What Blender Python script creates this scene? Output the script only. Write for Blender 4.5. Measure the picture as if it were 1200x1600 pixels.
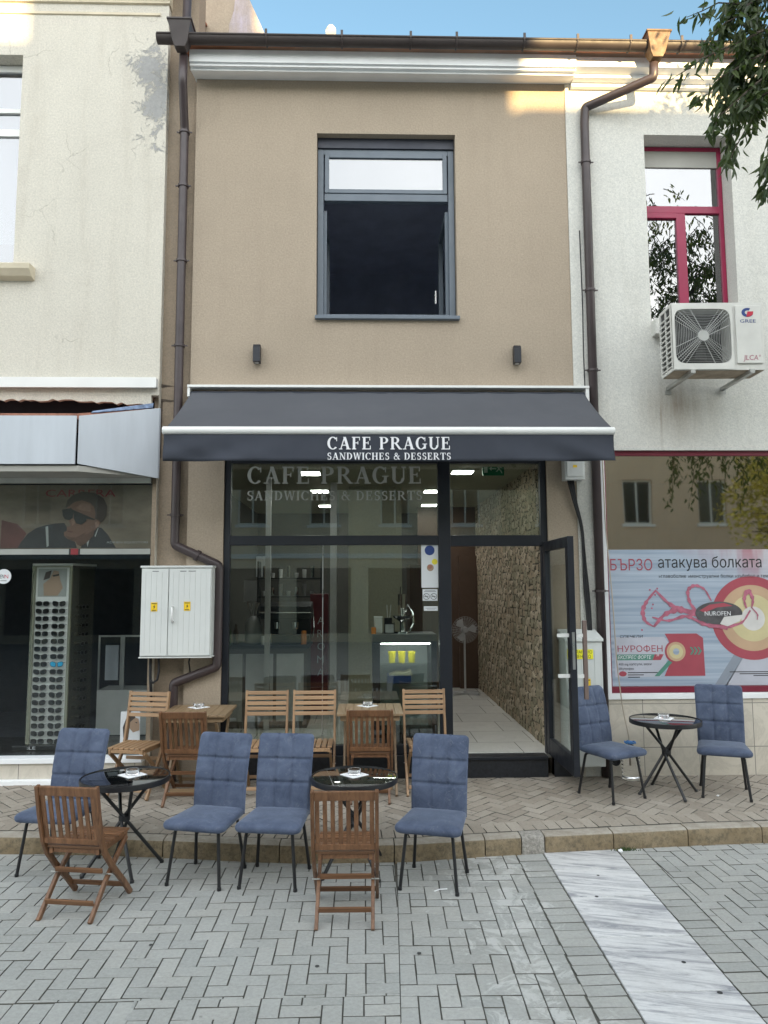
import bpy, bmesh, math, random
import numpy as np
from mathutils import Vector, Matrix, geometry
PI = math.pi
R = math.radians
random.seed(7)
for o in list(bpy.data.objects):
    bpy.data.objects.remove(o)
scene = bpy.context.scene
col = scene.collection

# ------------------------------------------------------------------ camera
F_PX, CAM_D, CAM_H = 1160.0, 7.43, 2.0
yaw, pitch, roll = math.atan(32 / F_PX), math.atan(117 / F_PX), 0.0045
fw = Vector((math.sin(yaw) * math.cos(pitch), math.cos(yaw) * math.cos(pitch), math.sin(pitch)))
rt = Vector((math.cos(yaw), -math.sin(yaw), 0))
up = rt.cross(fw)
r2 = rt * math.cos(roll) - up * math.sin(roll)
u2 = up * math.cos(roll) + rt * math.sin(roll)
cd = bpy.data.cameras.new('camera')
cd.sensor_fit = 'VERTICAL'; cd.sensor_height = 36; cd.lens = F_PX * 36 / 1600
cd.clip_end = 500; cd.clip_start = 0.05
cam = bpy.data.objects.new('camera', cd); col.objects.link(cam)
mw = Matrix.Identity(4)
for i in range(3):
    mw[i][0], mw[i][1], mw[i][2] = r2[i], u2[i], -fw[i]
mw[0][3], mw[1][3], mw[2][3] = 0, -CAM_D, CAM_H
cam.matrix_world = mw
scene.camera = cam

# ------------------------------------------------------------------ light
SUN_EL, SUN_AZ = R(9), R(20)          # sun behind the viewer, a little to the right
w = bpy.data.worlds.new('World'); scene.world = w; w.use_nodes = True
wn, wl = w.node_tree.nodes, w.node_tree.links
bg = wn['Background']; bg.inputs[1].default_value = 0.15
sky = wn.new('ShaderNodeTexSky'); sky.sky_type = 'NISHITA'; sky.sun_disc = False
sky.sun_elevation = SUN_EL; sky.sun_rotation = PI - SUN_AZ
sky.dust_density = 1.2; sky.air_density = 1.0; sky.ozone_density = 1.5
# thin bright haze veil on the sunward half of the sky
geo = wn.new('ShaderNodeTexCoord'); sep = wn.new('ShaderNodeSeparateXYZ')
wl.new(geo.outputs['Generated'], sep.inputs[0])
mr = wn.new('ShaderNodeMapRange'); mr.inputs[1].default_value = 0.25; mr.inputs[2].default_value = -0.75
wl.new(sep.outputs[1], mr.inputs[0])
cn = wn.new('ShaderNodeTexNoise'); cn.inputs['Scale'].default_value = 1.6; cn.inputs['Detail'].default_value = 5
wl.new(geo.outputs['Generated'], cn.inputs['Vector'])
cm = wn.new('ShaderNodeMapRange'); cm.inputs[1].default_value = 0.3; cm.inputs[2].default_value = 0.7
cm.inputs[3].default_value = 0.55; cm.inputs[4].default_value = 1.0
wl.new(cn.outputs[0], cm.inputs[0])
mu = wn.new('ShaderNodeMath'); mu.operation = 'MULTIPLY'
wl.new(mr.outputs[0], mu.inputs[0]); wl.new(cm.outputs[0], mu.inputs[1])
mx = wn.new('ShaderNodeMixRGB'); mx.inputs[2].default_value = (8.3, 8.5, 8.6, 1)
sm0 = wn.new('ShaderNodeMixRGB'); sm0.blend_type = 'MULTIPLY'; sm0.inputs[0].default_value = 1; sm0.inputs[2].default_value = (0.88, 0.95, 0.86, 1)
wl.new(sky.outputs[0], sm0.inputs[1])
wl.new(mu.outputs[0], mx.inputs[0]); wl.new(sm0.outputs[0], mx.inputs[1])
wl.new(mx.outputs[0], bg.inputs[0])
sl = bpy.data.lights.new('sun', 'SUN'); sl.energy = 5.0; sl.angle = R(0.5); sl.color = (1, 0.72, 0.34)
sun = bpy.data.objects.new('sun', sl); col.objects.link(sun)
to_sun = Vector((math.sin(SUN_AZ) * math.cos(SUN_EL), -math.cos(SUN_AZ) * math.cos(SUN_EL), math.sin(SUN_EL)))
sun.rotation_euler = to_sun.to_track_quat('Z', 'Y').to_euler(); sun.location = (0, -20, 20)
scene.view_settings.view_transform = 'Standard'; scene.view_settings.look = 'None'
scene.view_settings.exposure = 1.75; scene.view_settings.gamma = 1
scene.render.engine = 'CYCLES'
scene.cycles.max_bounces = 8; scene.cycles.transparent_max_bounces = 16

# ------------------------------------------------------------------ materials
M = {}
def newmat(name):
    m = bpy.data.materials.new(name); m.use_nodes = True; M[name] = m
    nt = m.node_tree; return m, nt.nodes, nt.links, nt.nodes['Principled BSDF']
def ramp(n, l, src, stops):
    r = n.new('ShaderNodeValToRGB'); l.new(src, r.inputs[0])
    e = r.color_ramp.elements
    while len(e) < len(stops): e.new(0.5)
    for i, (p, c) in enumerate(stops):
        e[i].position = p; e[i].color = (c, c, c, 1) if isinstance(c, (int, float)) else (*c, 1)
    return r.outputs[0]
def noise(n, l, scale, detail=4, rough=0.55, vec=None, stretch=None, dist=0):
    if vec is None:
        tc = n.new('ShaderNodeTexCoord'); vec = tc.outputs['Object']
    if stretch:
        mp = n.new('ShaderNodeMapping'); mp.inputs['Scale'].default_value = stretch
        l.new(vec, mp.inputs[0]); vec = mp.outputs[0]
    t = n.new('ShaderNodeTexNoise'); t.inputs['Scale'].default_value = scale
    t.inputs['Detail'].default_value = detail; t.inputs['Roughness'].default_value = rough
    t.inputs['Distortion'].default_value = dist
    l.new(vec, t.inputs['Vector']); return t.outputs[0]
def mixc(n, l, fac, a, b, mode='MIX'):
    m = n.new('ShaderNodeMixRGB'); m.blend_type = mode
    for i, v in ((0, fac), (1, a), (2, b)):
        if isinstance(v, (int, float)): m.inputs[i].default_value = v if i == 0 else (v, v, v, 1)
        elif isinstance(v, tuple): m.inputs[i].default_value = (*v, 1)
        else: l.new(v, m.inputs[i])
    return m.outputs[0]
def math_(n, l, op, a, b=0.0):
    m = n.new('ShaderNodeMath'); m.operation = op
    for i, v in ((0, a), (1, b)):
        if isinstance(v, (int, float)): m.inputs[i].default_value = v
        else: l.new(v, m.inputs[i])
    return m.outputs[0]
def bump(n, l, p, h, strength=0.3, dist=0.01, chain=None):
    b = n.new('ShaderNodeBump'); b.inputs['Strength'].default_value = strength; b.inputs['Distance'].default_value = dist
    l.new(h, b.inputs['Height'])
    if chain: l.new(chain, b.inputs['Normal'])
    l.new(b.outputs[0], p.inputs['Normal']); return b.outputs[0]
def sc(c, k): return tuple(min(1, x * k) for x in c)
def mat(name, c, rough=0.6, metal=0.0, var=0.12, vs=3.0, fine=60.0, bmp=0.15, bd=0.002, spec=0.5, isl=0.0, sheen=0.0, coat=0.0, stretch=None):
    m, n, l, p = newmat(name)
    a = noise(n, l, vs, 5, 0.6, stretch=stretch)
    base = mixc(n, l, ramp(n, l, a, [(0.3, 0.0), (0.7, 1.0)]), sc(c, 1 - var), sc(c, 1 + var))
    if isl:
        g = n.new('ShaderNodeNewGeometry')
        f = ramp(n, l, g.outputs['Random Per Island'], [(0, 1 - isl), (1, 1 + isl)])
        # ramp colours clamp at 1: keep the factor below one
        f = ramp(n, l, g.outputs['Random Per Island'], [(0, 1 - 2 * isl), (1, 1.0)])
        base = mixc(n, l, 1.0, base, f, 'MULTIPLY')
    l.new(base, p.inputs['Base Color'])
    p.inputs['Metallic'].default_value = metal
    p.inputs['Specular IOR Level'].default_value = spec
    r = ramp(n, l, noise(n, l, vs * 3.1, 3), [(0.3, max(0, rough - 0.07)), (0.7, min(1, rough + 0.07))])
    l.new(r, p.inputs['Roughness'])
    if sheen: p.inputs['Sheen Weight'].default_value = sheen
    if coat: p.inputs['Coat Weight'].default_value = coat
    if bmp: bump(n, l, p, noise(n, l, fine, 3, 0.6), bmp, bd)
    return m
def emit(name, c, s):
    m, n, l, p = newmat(name); p.inputs['Base Color'].default_value = (*c, 1)
    p.inputs['Emission Color'].default_value = (*c, 1); p.inputs['Emission Strength'].default_value = s
def glass(name, refl=None, tint=(0.93, 0.95, 0.94), rough=0.0, wav=0.0, gcol=1.0):
    m, n, l, p = newmat(name); n.remove(p)
    out = n['Material Output']
    t = n.new('ShaderNodeBsdfTransparent'); t.inputs[0].default_value = (*tint, 1)
    g = n.new('ShaderNodeBsdfGlossy'); g.inputs['Roughness'].default_value = rough; g.inputs[0].default_value = (*gcol, 1) if isinstance(gcol, tuple) else (gcol, gcol, gcol, 1)
    mx = n.new('ShaderNodeMixShader')
    fr = n.new('ShaderNodeFresnel'); fr.inputs[0].default_value = 1.5
    gb = n.new('ShaderNodeNewGeometry'); l.new(math_(n, l, 'SUBTRACT', 1.5, math_(n, l, 'MULTIPLY', gb.outputs['Backfacing'], 1.5 - 1 / 1.5)), fr.inputs[0])
    fac = fr.outputs[0]
    if refl is not None: fac = math_(n, l, 'MAXIMUM', fac, refl)
    if wav:
        b = n.new('ShaderNodeBump'); b.inputs['Strength'].default_value = wav; b.inputs['Distance'].default_value = 0.01
        l.new(noise(n, l, 1.3, 1), b.inputs['Height']); l.new(b.outputs[0], g.inputs['Normal'])
    l.new(fac, mx.inputs[0]); l.new(t.outputs[0], mx.inputs[1]); l.new(g.outputs[0], mx.inputs[2])
    l.new(mx.outputs[0], out.inputs[0])

def stucco(name, c, dirt=(0.3, 0.28, 0.25), dirt_amt=0.25, grain=55, bs=0.9):
    m, n, l, p = newmat(name)
    a = noise(n, l, 0.9, 6, 0.6); b = noise(n, l, 6, 5, 0.65); f = noise(n, l, grain, 4, 0.75)
    base = mixc(n, l, ramp(n, l, a, [(0.3, 0.0), (0.7, 1.0)]), sc(c, 0.94), sc(c, 1.05))
    base = mixc(n, l, ramp(n, l, f, [(0.32, 0.0), (0.68, 1.0)]), mixc(n, l, 1.0, base, 0.74, 'MULTIPLY'), mixc(n, l, 1.0, base, (1.0, 0.985, 0.96), 'MULTIPLY'))
    streak = noise(n, l, 1.0, 5, 0.7, stretch=(5, 5, 0.5))
    fac = math_(n, l, 'MULTIPLY', math_(n, l, 'MULTIPLY', ramp(n, l, streak, [(0.5, 0.0), (0.78, 1.0)]), ramp(n, l, b, [(0.35, 0.2), (0.65, 1.0)])), dirt_amt)
    base = mixc(n, l, fac, base, dirt)
    l.new(base, p.inputs['Base Color']); p.inputs['Roughness'].default_value = 0.92
    p.inputs['Specular IOR Level'].default_value = 0.2
    nb = bump(n, l, p, f, bs, 0.004)
    bump(n, l, p, b, 0.15, 0.02, chain=nb)
    return m, n, l, p, base

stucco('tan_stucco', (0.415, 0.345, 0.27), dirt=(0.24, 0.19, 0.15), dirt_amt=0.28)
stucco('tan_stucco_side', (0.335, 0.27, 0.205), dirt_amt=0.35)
stucco('white_stucco', (0.68, 0.675, 0.635), dirt=(0.33, 0.31, 0.27), dirt_amt=0.35)
def drip_stains():
    m = M['white_stucco']; n, l = m.node_tree.nodes, m.node_tree.links; p = n['Principled BSDF']
    base = p.inputs['Base Color'].links[0].from_socket
    tc = n.new('ShaderNodeTexCoord'); s = n.new('ShaderNodeSeparateXYZ'); l.new(tc.outputs['Object'], s.inputs[0])
    def win(src, c, wd):
        return ramp(n, l, math_(n, l, 'ABSOLUTE', math_(n, l, 'SUBTRACT', src, c)), [(0.0, 1.0), (wd, 0.0)])
    v = noise(n, l, 1.0, 6, 0.7, stretch=(9, 9, 0.8))
    f = math_(n, l, 'MULTIPLY', math_(n, l, 'MULTIPLY', win(s.outputs[0], 3.25, 0.5), win(s.outputs[2], 3.85, 0.5)), ramp(n, l, v, [(0.25, 0.25), (0.6, 1.0)]))
    g = math_(n, l, 'MULTIPLY', math_(n, l, 'MULTIPLY', win(s.outputs[0], 3.06, 0.035), win(s.outputs[2], 3.75, 0.45)), 0.8)
    l.new(mixc(n, l, math_(n, l, 'MAXIMUM', f, g), base, (0.27, 0.22, 0.17)), p.inputs['Base Color'])
drip_stains()
stucco('peeling_plaster', (0.42, 0.36, 0.33), dirt=(0.5, 0.45, 0.6), dirt_amt=0.9, grain=60)
stucco('opposite_cream', (0.62, 0.5, 0.33), dirt_amt=0.4, grain=30)
stucco('opposite_pink', (0.80, 0.67, 0.52), dirt_amt=0.4, grain=30)
stucco('opposite_tan', (0.78, 0.62, 0.48), dirt_amt=0.4, grain=30)
stucco('inner_plaster', (0.40, 0.40, 0.31), dirt_amt=0.3, grain=40)
stucco('plain_wall', (0.13, 0.125, 0.115), dirt_amt=0.1, grain=40)

# old cream plaster with peeled grey patches and cracks near the right edge
def old_plaster():
    m, n, l, p, base = stucco('old_cream_plaster', (0.655, 0.622, 0.55), dirt=(0.40, 0.36, 0.30), dirt_amt=0.6)
    tc = n.new('ShaderNodeTexCoord'); s = n.new('ShaderNodeSeparateXYZ'); l.new(tc.outputs['Object'], s.inputs[0])
    def bell(src, c, wd):   # 1 at c falling to 0 at c +- wd
        d = math_(n, l, 'ABSOLUTE', math_(n, l, 'SUBTRACT', src, c))
        mr = n.new('ShaderNodeMapRange'); l.new(d, mr.inputs[0]); mr.inputs[1].default_value = 0; mr.inputs[2].default_value = wd
        mr.inputs[3].default_value = 1; mr.inputs[4].default_value = 0; return mr.outputs[0]
    nz = noise(n, l, 4.6, 12, 0.86, dist=0.4)
    z1 = math_(n, l, 'MULTIPLY', bell(s.outputs[0], -2.16, 0.50), bell(s.outputs[2], 7.05, 1.25))
    z2 = math_(n, l, 'MULTIPLY', bell(s.outputs[0], -2.4, 0.5), bell(s.outputs[2], 7.5, 0.35))
    z3 = math_(n, l, 'MULTIPLY', bell(s.outputs[0], -3.0, 0.35), bell(s.outputs[2], 7.0, 0.3))
    zz = math_(n, l, 'ADD', z1, math_(n, l, 'MULTIPLY', math_(n, l, 'ADD', z2, math_(n, l, 'MULTIPLY', z3, 0.7)), 0.55))
    v = math_(n, l, 'ADD', math_(n, l, 'MULTIPLY', zz, 0.335), nz)
    peel = ramp(n, l, v, [(0.735, 0.0), (0.745, 1.0)])
    edge = ramp(n, l, v, [(0.715, 0.0), (0.735, 1.0), (0.76, 0.0)])
    grey = mixc(n, l, noise(n, l, 25, 4), (0.26, 0.26, 0.255), (0.42, 0.41, 0.40))
    base = mixc(n, l, peel, base, grey)
    base = mixc(n, l, math_(n, l, 'MULTIPLY', edge, 0.35), base, (0.75, 0.72, 0.65))  # pale rim painted as a highlight along the peeled edges
    # cracks
    vo = n.new('ShaderNodeTexVoronoi'); vo.feature = 'DISTANCE_TO_EDGE'; vo.inputs['Scale'].default_value = 1.7
    wv = n.new('ShaderNodeVectorMath'); wv.operation = 'ADD'
    nn = n.new('ShaderNodeTexNoise'); nn.inputs['Scale'].default_value = 4; nn.inputs['Detail'].default_value = 6; l.new(tc.outputs['Object'], nn.inputs[0])
    sm = n.new('ShaderNodeVectorMath'); sm.operation = 'SCALE'; sm.inputs[3].default_value = 0.35; l.new(nn.outputs[1], sm.inputs[0])
    l.new(tc.outputs['Object'], wv.inputs[0]); l.new(sm.outputs[0], wv.inputs[1]); l.new(wv.outputs[0], vo.inputs['Vector'])
    cr = ramp(n, l, vo.outputs['Distance'], [(0.0, 1.0), (0.009, 0.0)])
    msk = ramp(n, l, noise(n, l, 1.1, 3), [(0.545, 0.0), (0.60, 0.8)])
    cr = math_(n, l, 'MULTIPLY', cr, math_(n, l, 'MULTIPLY', msk, 0.6))
    base = mixc(n, l, cr, base, (0.22, 0.2, 0.17))
    l.new(base, p.inputs['Base Color'])
    h = math_(n, l, 'SUBTRACT', 1.0, math_(n, l, 'ADD', peel, cr))
    b = n.new('ShaderNodeBump'); b.inputs['Strength'].default_value = 0.7; b.inputs['Distance'].default_value = 0.006
    l.new(h, b.inputs['Height']); prev = p.inputs['Normal'].links[0].from_socket; l.new(prev, b.inputs['Normal']); l.new(b.outputs[0], p.inputs['Normal'])
old_plaster()

def paver(name, c1, c2, c3, cement=0.0):
    m, n, l, p = newmat(name)
    g = n.new('ShaderNodeNewGeometry')
    r = n.new('ShaderNodeValToRGB'); l.new(g.outputs['Random Per Island'], r.inputs[0])
    e = r.color_ramp.elements; e[0].color = (*c1, 1); e[1].color = (*c3, 1); x = e.new(0.5); x.color = (*c2, 1)
    base = mixc(n, l, ramp(n, l, noise(n, l, 45, 5, 0.75), [(0.3, 0.0), (0.7, 1.0)]), mixc(n, l, 1.0, r.outputs[0], 0.76, 'MULTIPLY'), r.outputs[0])
    st = ramp(n, l, noise(n, l, 1.4, 6, 0.65), [(0.42, 0.0), (0.75, 0.5)])
    base = mixc(n, l, st, base, mixc(n, l, 1.0, base, (0.72, 0.7, 0.66), 'MULTIPLY'))
    spots = ramp(n, l, noise(n, l, 11, 3, 0.5), [(0.72, 0.0), (0.76, 0.45)])
    base = mixc(n, l, spots, base, (0.1, 0.1, 0.1))
    if cement:
        tc = n.new('ShaderNodeTexCoord'); s = n.new('ShaderNodeSeparateXYZ'); l.new(tc.outputs['Object'], s.inputs[0])
        d = math_(n, l, 'ABSOLUTE', math_(n, l, 'SUBTRACT', s.outputs[0], 0.85))
        k = ramp(n, l, d, [(0.0, 0.17), (0.6, 0.0)])
        v = math_(n, l, 'ADD', noise(n, l, 4.2, 8, 0.75, dist=1.2), k)
        base = mixc(n, l, ramp(n, l, v, [(0.64, 0.0), (0.7, cement)]), base, (0.52, 0.52, 0.5))
    l.new(base, p.inputs['Base Color']); p.inputs['Roughness'].default_value = 0.85; p.inputs['Specular IOR Level'].default_value = 0.3
    bump(n, l, p, noise(n, l, 90, 4, 0.7), 0.5, 0.003)
paver('grey_paver', (0.375, 0.38, 0.362), (0.41, 0.413, 0.393), (0.445, 0.443, 0.418), cement=0.7)
paver('beige_paver', (0.33, 0.285, 0.235), (0.38, 0.335, 0.28), (0.43, 0.38, 0.32))
mat('rough_concrete', (0.30, 0.28, 0.25), 0.95, var=.4, vs=40, fine=45, bmp=1.0, bd=.012)
mat('crack_dark', (0.09, 0.07, 0.055), 0.95, var=.4, vs=30)
mat('joint_sand', (0.11, 0.106, 0.092), 0.95, fine=120, bmp=0.5)
mat('dark_spot', (0.05, 0.05, 0.05), 0.9)

def kerb_mat():
    m, n, l, p = newmat('kerb_stone')
    base = mixc(n, l, ramp(n, l, noise(n, l, 5, 6, 0.7), [(0.3, 0.0), (0.7, 1.0)]), (0.185, 0.135, 0.075), (0.29, 0.23, 0.15))
    base = mixc(n, l, ramp(n, l, noise(n, l, 26, 6, 0.8), [(0.46, 0.0), (0.62, 0.75)]), base, (0.09, 0.075, 0.05))
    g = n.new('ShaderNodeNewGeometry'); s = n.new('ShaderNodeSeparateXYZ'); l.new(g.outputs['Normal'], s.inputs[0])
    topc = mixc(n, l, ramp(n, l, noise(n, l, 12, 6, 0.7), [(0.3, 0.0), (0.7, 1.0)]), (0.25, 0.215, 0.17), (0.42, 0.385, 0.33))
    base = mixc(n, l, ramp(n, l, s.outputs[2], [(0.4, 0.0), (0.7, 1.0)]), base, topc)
    l.new(base, p.inputs['Base Color']); p.inputs['Roughness'].default_value = 0.9
    bump(n, l, p, noise(n, l, 50, 6, 0.75), 0.6, 0.006)
kerb_mat()
def marble_mat():
    m, n, l, p = newmat('street_marble')
    g_ = n.new('ShaderNodeNewGeometry'); tc_ = n.new('ShaderNodeTexCoord'); va_ = n.new('ShaderNodeVectorMath'); va_.operation = 'ADD'
    cb_ = n.new('ShaderNodeCombineXYZ'); kk = math_(n, l, 'MULTIPLY', g_.outputs['Random Per Island'], 17.0); l.new(kk, cb_.inputs[0]); l.new(kk, cb_.inputs[1]); l.new(tc_.outputs['Object'], va_.inputs[0]); l.new(cb_.outputs[0], va_.inputs[1])
    rot_ = n.new('ShaderNodeMapping'); rot_.inputs['Rotation'].default_value = (0, 0, 0.25); l.new(va_.outputs[0], rot_.inputs[0])
    v = noise(n, l, 2.1, 10, 0.76, vec=rot_.outputs[0], stretch=(0.8, 7.0, 1), dist=.8)
    base = mixc(n, l, ramp(n, l, v, [(0.40, 0.0), (0.52, 0.85), (0.62, 1.0)]), (0.31, 0.315, 0.34), (0.76, 0.755, 0.75))
    base = mixc(n, l, 1.0, base, ramp(n, l, g_.outputs['Random Per Island'], [(0, 0.86), (1, 1.0)]), 'MULTIPLY')
    base = mixc(n, l, ramp(n, l, noise(n, l, 3, 7, 0.75), [(0.48, 0.0), (0.75, 0.3)]), base, (0.27, 0.26, 0.24))
    base = mixc(n, l, ramp(n, l, noise(n, l, 40, 5, 0.7), [(0.35, 0.12), (0.7, 0.0)]), base, (0.22, 0.22, 0.22))
    l.new(base, p.inputs['Base Color']); p.inputs['Roughness'].default_value = 0.5
    bump(n, l, p, noise(n, l, 60, 4), 0.25, 0.002)
marble_mat()
def tile_mat(name, c, sx, sz, mort=0.004, vein=0.3, plane='XZ', rough=0.4, mc=(0.2, 0.19, 0.17)):
    m, n, l, p = newmat(name)
    tc = n.new('ShaderNodeTexCoord'); s = n.new('ShaderNodeSeparateXYZ'); l.new(tc.outputs['Object'], s.inputs[0])
    cb = n.new('ShaderNodeCombineXYZ'); l.new(s.outputs[0], cb.inputs[0]); l.new(s.outputs[2 if plane == 'XZ' else 1], cb.inputs[1])
    br = n.new('ShaderNodeTexBrick'); br.offset = 0.0 if plane == 'XZ' else 0.35; br.inputs['Scale'].default_value = 1
    br.inputs['Brick Width'].default_value = sx; br.inputs['Row Height'].default_value = sz; br.inputs['Mortar Size'].default_value = mort
    l.new(cb.outputs[0], br.inputs['Vector'])
    br.inputs['Color1'].default_value = (*sc(c, 0.93), 1); br.inputs['Color2'].default_value = (*sc(c, 1.06), 1); br.inputs['Mortar'].default_value = (*mc, 1)
    v = noise(n, l, 2.2, 9, 0.75, dist=1.3)
    base = mixc(n, l, ramp(n, l, v, [(0.44, 0.0), (0.5, vein), (0.56, 0.0)]), br.outputs[0], sc(c, 0.62))
    base = mixc(n, l, ramp(n, l, noise(n, l, 9, 6, 0.7), [(0.5, 0.0), (0.75, 0.3)]), base, sc(c, 0.7))
    l.new(base, p.inputs['Base Color']); p.inputs['Roughness'].default_value = rough
    bump(n, l, p, br.outputs[1], -0.4, 0.003)
tile_mat('plinth_stone', (0.60, 0.55, 0.47), 0.55, 0.42, vein=0.35)
tile_mat('floor_tile', (0.72, 0.71, 0.66), 0.6, 0.6, plane='XY', rough=0.22, vein=0.15)
mat('roof_tile', (0.32, 0.11, 0.05), 0.8, var=0.3)
mat('white_cornice', (0.82, 0.83, 0.84), 0.6, var=0.06)
mat('cream_cornice', (0.60, 0.53, 0.40), 0.8, var=0.12)
mat('gutter_brown', (0.045, 0.034, 0.032), 0.55, var=0.2, bmp=0.02)
mat('pipe_brown', (0.050, 0.036, 0.037), 0.42, var=0.25, bmp=0.03)
mat('copper_brown', (0.12, 0.065, 0.03), 0.6, var=0.35, vs=8, bmp=0.05)
mat('anthracite', (0.008, 0.010, 0.016), 0.42, var=0.1, bmp=0.03)
mat('window_grey', (0.105, 0.13, 0.16), 0.42, var=0.08, bmp=0.02)
mat('shutter_box', (0.03, 0.034, 0.05), 0.55)
mat('unlit_black', (0.016, 0.018, 0.026), 0.9)
mat('black_room', (0.5, 0.53, 0.62), 0.9)
mat('awning_fabric', (0.084, 0.087, 0.098), 0.88, var=0.07, vs=1.3, fine=300, bmp=0.15, spec=0.2)
mat('valance_fabric', (0.05, 0.055, 0.07), 0.88, var=0.07, vs=2, fine=300, bmp=0.15, spec=0.2)
mat('white_metal', (0.72, 0.72, 0.70), 0.35, var=0.04, bmp=0.01)
mat('cabinet_white', (0.60, 0.615, 0.60), 0.5, var=0.05, vs=1.5, bmp=0.04)
mat('fascia_white', (0.46, 0.49, 0.53), 0.4, var=0.07, vs=1.1, stretch=(6, 6, 0.7), bmp=0.02)
mat('soffit_grey', (0.34, 0.33, 0.30), 0.7, var=0.08)
mat('old_brick', (0.35, 0.16, 0.11), 0.9, var=0.35, vs=9, bmp=0.6, bd=0.01)
mat('blue_flake', (0.18, 0.24, 0.36), 0.9, var=0.5, vs=14, bmp=0.5)
mat('crimson_frame', (0.27, 0.012, 0.055), 0.4, var=0.1, bmp=0.02)
mat('dark_red', (0.16, 0.012, 0.03), 0.4)
mat('ac_white', (0.60, 0.59, 0.55), 0.45, var=0.08, vs=4, bmp=0.03)
mat('ac_grime', (0.33, 0.27, 0.20), 0.8, var=.35, vs=6)
mat('ac_dark', (0.05, 0.05, 0.05), 0.7)
mat('ac_wire', (0.42, 0.42, 0.40), 0.4)
mat('steel', (0.55, 0.55, 0.54), 0.3, metal=1.0, var=0.1, bmp=0.05)
mat('galvanised', (0.45, 0.45, 0.43), 0.45, metal=0.8, var=0.2, bmp=0.1)
mat('black_metal', (0.012, 0.012, 0.014), 0.38, bmp=0.03)
mat('black_rubber', (0.015, 0.015, 0.017), 0.7)
mat('black_glass_top', (0.004, 0.004, 0.005), 0.03, var=0.0, bmp=0.0, coat=1.0)
mat('napkin_paper', (0.85, 0.85, 0.86), 0.9, var=0.02, bmp=0.1)
mat('white_plastic', (0.75, 0.75, 0.74), 0.4)
mat('white_paper', (0.62, 0.64, 0.66), 0.6, var=0.03)
mat('yellow_sticker', (0.78, 0.52, 0.02), 0.5, var=0.05)
mat('bright_yellow', (0.8, 0.75, 0.03), 0.5, var=0.05)
mat('ink_black', (0.02, 0.02, 0.02), 0.6)
mat('ink_grey', (0.12, 0.12, 0.13), 0.6)
mat('ink_blue', (0.02, 0.05, 0.2), 0.5)
mat('ink_red', (0.5, 0.02, 0.05), 0.5)
mat('letter_white', (0.74, 0.74, 0.76), 0.6, var=0.02, bmp=0)
mat('letter_frost', (0.36, 0.37, 0.34), 0.8, var=0.05, bmp=0)
mat('granite_black', (0.018, 0.02, 0.025), 0.35, var=0.4, vs=30)
mat('back_door_brown', (0.085, 0.05, 0.032), 0.6)
mat('chrome', (0.8, 0.8, 0.8), 0.08, metal=1.0, bmp=0)
mat('juice_yellow', (0.75, 0.65, 0.05), 0.4)
mat('orange_box', (0.6, 0.2, 0.03), 0.5)
mat('cooler_red', (0.12, 0.008, 0.012), 0.4)
mat('exit_green', (0.01, 0.22, 0.10), 0.5)
mat('exit_white', (0.75, 0.9, 0.8), 0.5)
mat('blue_plastic', (0.05, 0.2, 0.5), 0.4)
mat('hose_beige', (0.42, 0.36, 0.29), 0.6)
mat('handle_taupe', (0.16, 0.115, 0.10), 0.45)
mat('fan_grey', (0.42, 0.42, 0.42), 0.5)
mat('shade_dark', (0.03, 0.03, 0.03), 0.2)
mat('bark', (0.10, 0.08, 0.06), 0.95, var=0.4, vs=12, bmp=0.9, bd=0.02)
mat('weed_green', (0.05, 0.09, 0.025), 0.8)
mat('mirror_frame', (0.55, 0.53, 0.42), 0.12, metal=0.9, var=0.3, vs=2)
mat('rack_grey', (0.62, 0.62, 0.59), 0.4)
mat('rack_side', (0.36, 0.35, 0.27), 0.15, metal=0.6)
mat('turquoise_lens', (0.03, 0.35, 0.6), 0.1)
mat('lens_black', (0.012, 0.012, 0.013), 0.07, bmp=0, coat=1.0)
mat('skin_print', (0.15, 0.085, 0.06), 0.7)
mat('skin_light', (0.33, 0.23, 0.16), 0.7)
mat('jacket_print', (0.035, 0.035, 0.037), 0.7)
mat('hair_print', (0.055, 0.042, 0.035), 0.7)
mat('poster_sand', (0.15, 0.12, 0.085), 0.6, var=0.45, vs=1.4, stretch=(1, 1, 2.5))
mat('poster_maroon', (0.10, 0.04, 0.035), 0.6, var=0.3); mat('skin_shadow', (0.10, 0.055, 0.04), 0.7, var=.2, vs=20); mat('skin_light_print', (0.21, 0.125, 0.09), 0.7, var=.2, vs=20)
mat('poster_red', (0.2, 0.02, 0.025), 0.6)
mat('grey_bar', (0.30, 0.31, 0.29), 0.5)
emit('led_panel', (1.0, 1.0, 0.97), 12.0)
glass('clear_glass', tint=(0.9, 0.93, 0.91), wav=0.02)
glass('shop_glass', refl=0.075, tint=(0.80, 0.83, 0.80), wav=0.035)
glass('dark_glass', refl=0.0, tint=(0.92, 0.94, 0.94), gcol=0.35, wav=0.03)
glass('film_glass', refl=0.40, tint=(0.6, 0.57, 0.52), rough=0.025, gcol=(1.0, 0.83, 0.72), wav=0.05)
glass('coated_glass', refl=0.2, tint=(0.5, 0.52, 0.55), wav=0.05)
def real_glass(name, tint=(1, 1, 1)):
    m, n, l, p = newmat(name); p.inputs['Base Color'].default_value = (*tint, 1); p.inputs['Roughness'].default_value = 0.02
    p.inputs['Transmission Weight'].default_value = 1.0; p.inputs['IOR'].default_value = 1.45
real_glass('cast_glass')

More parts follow.
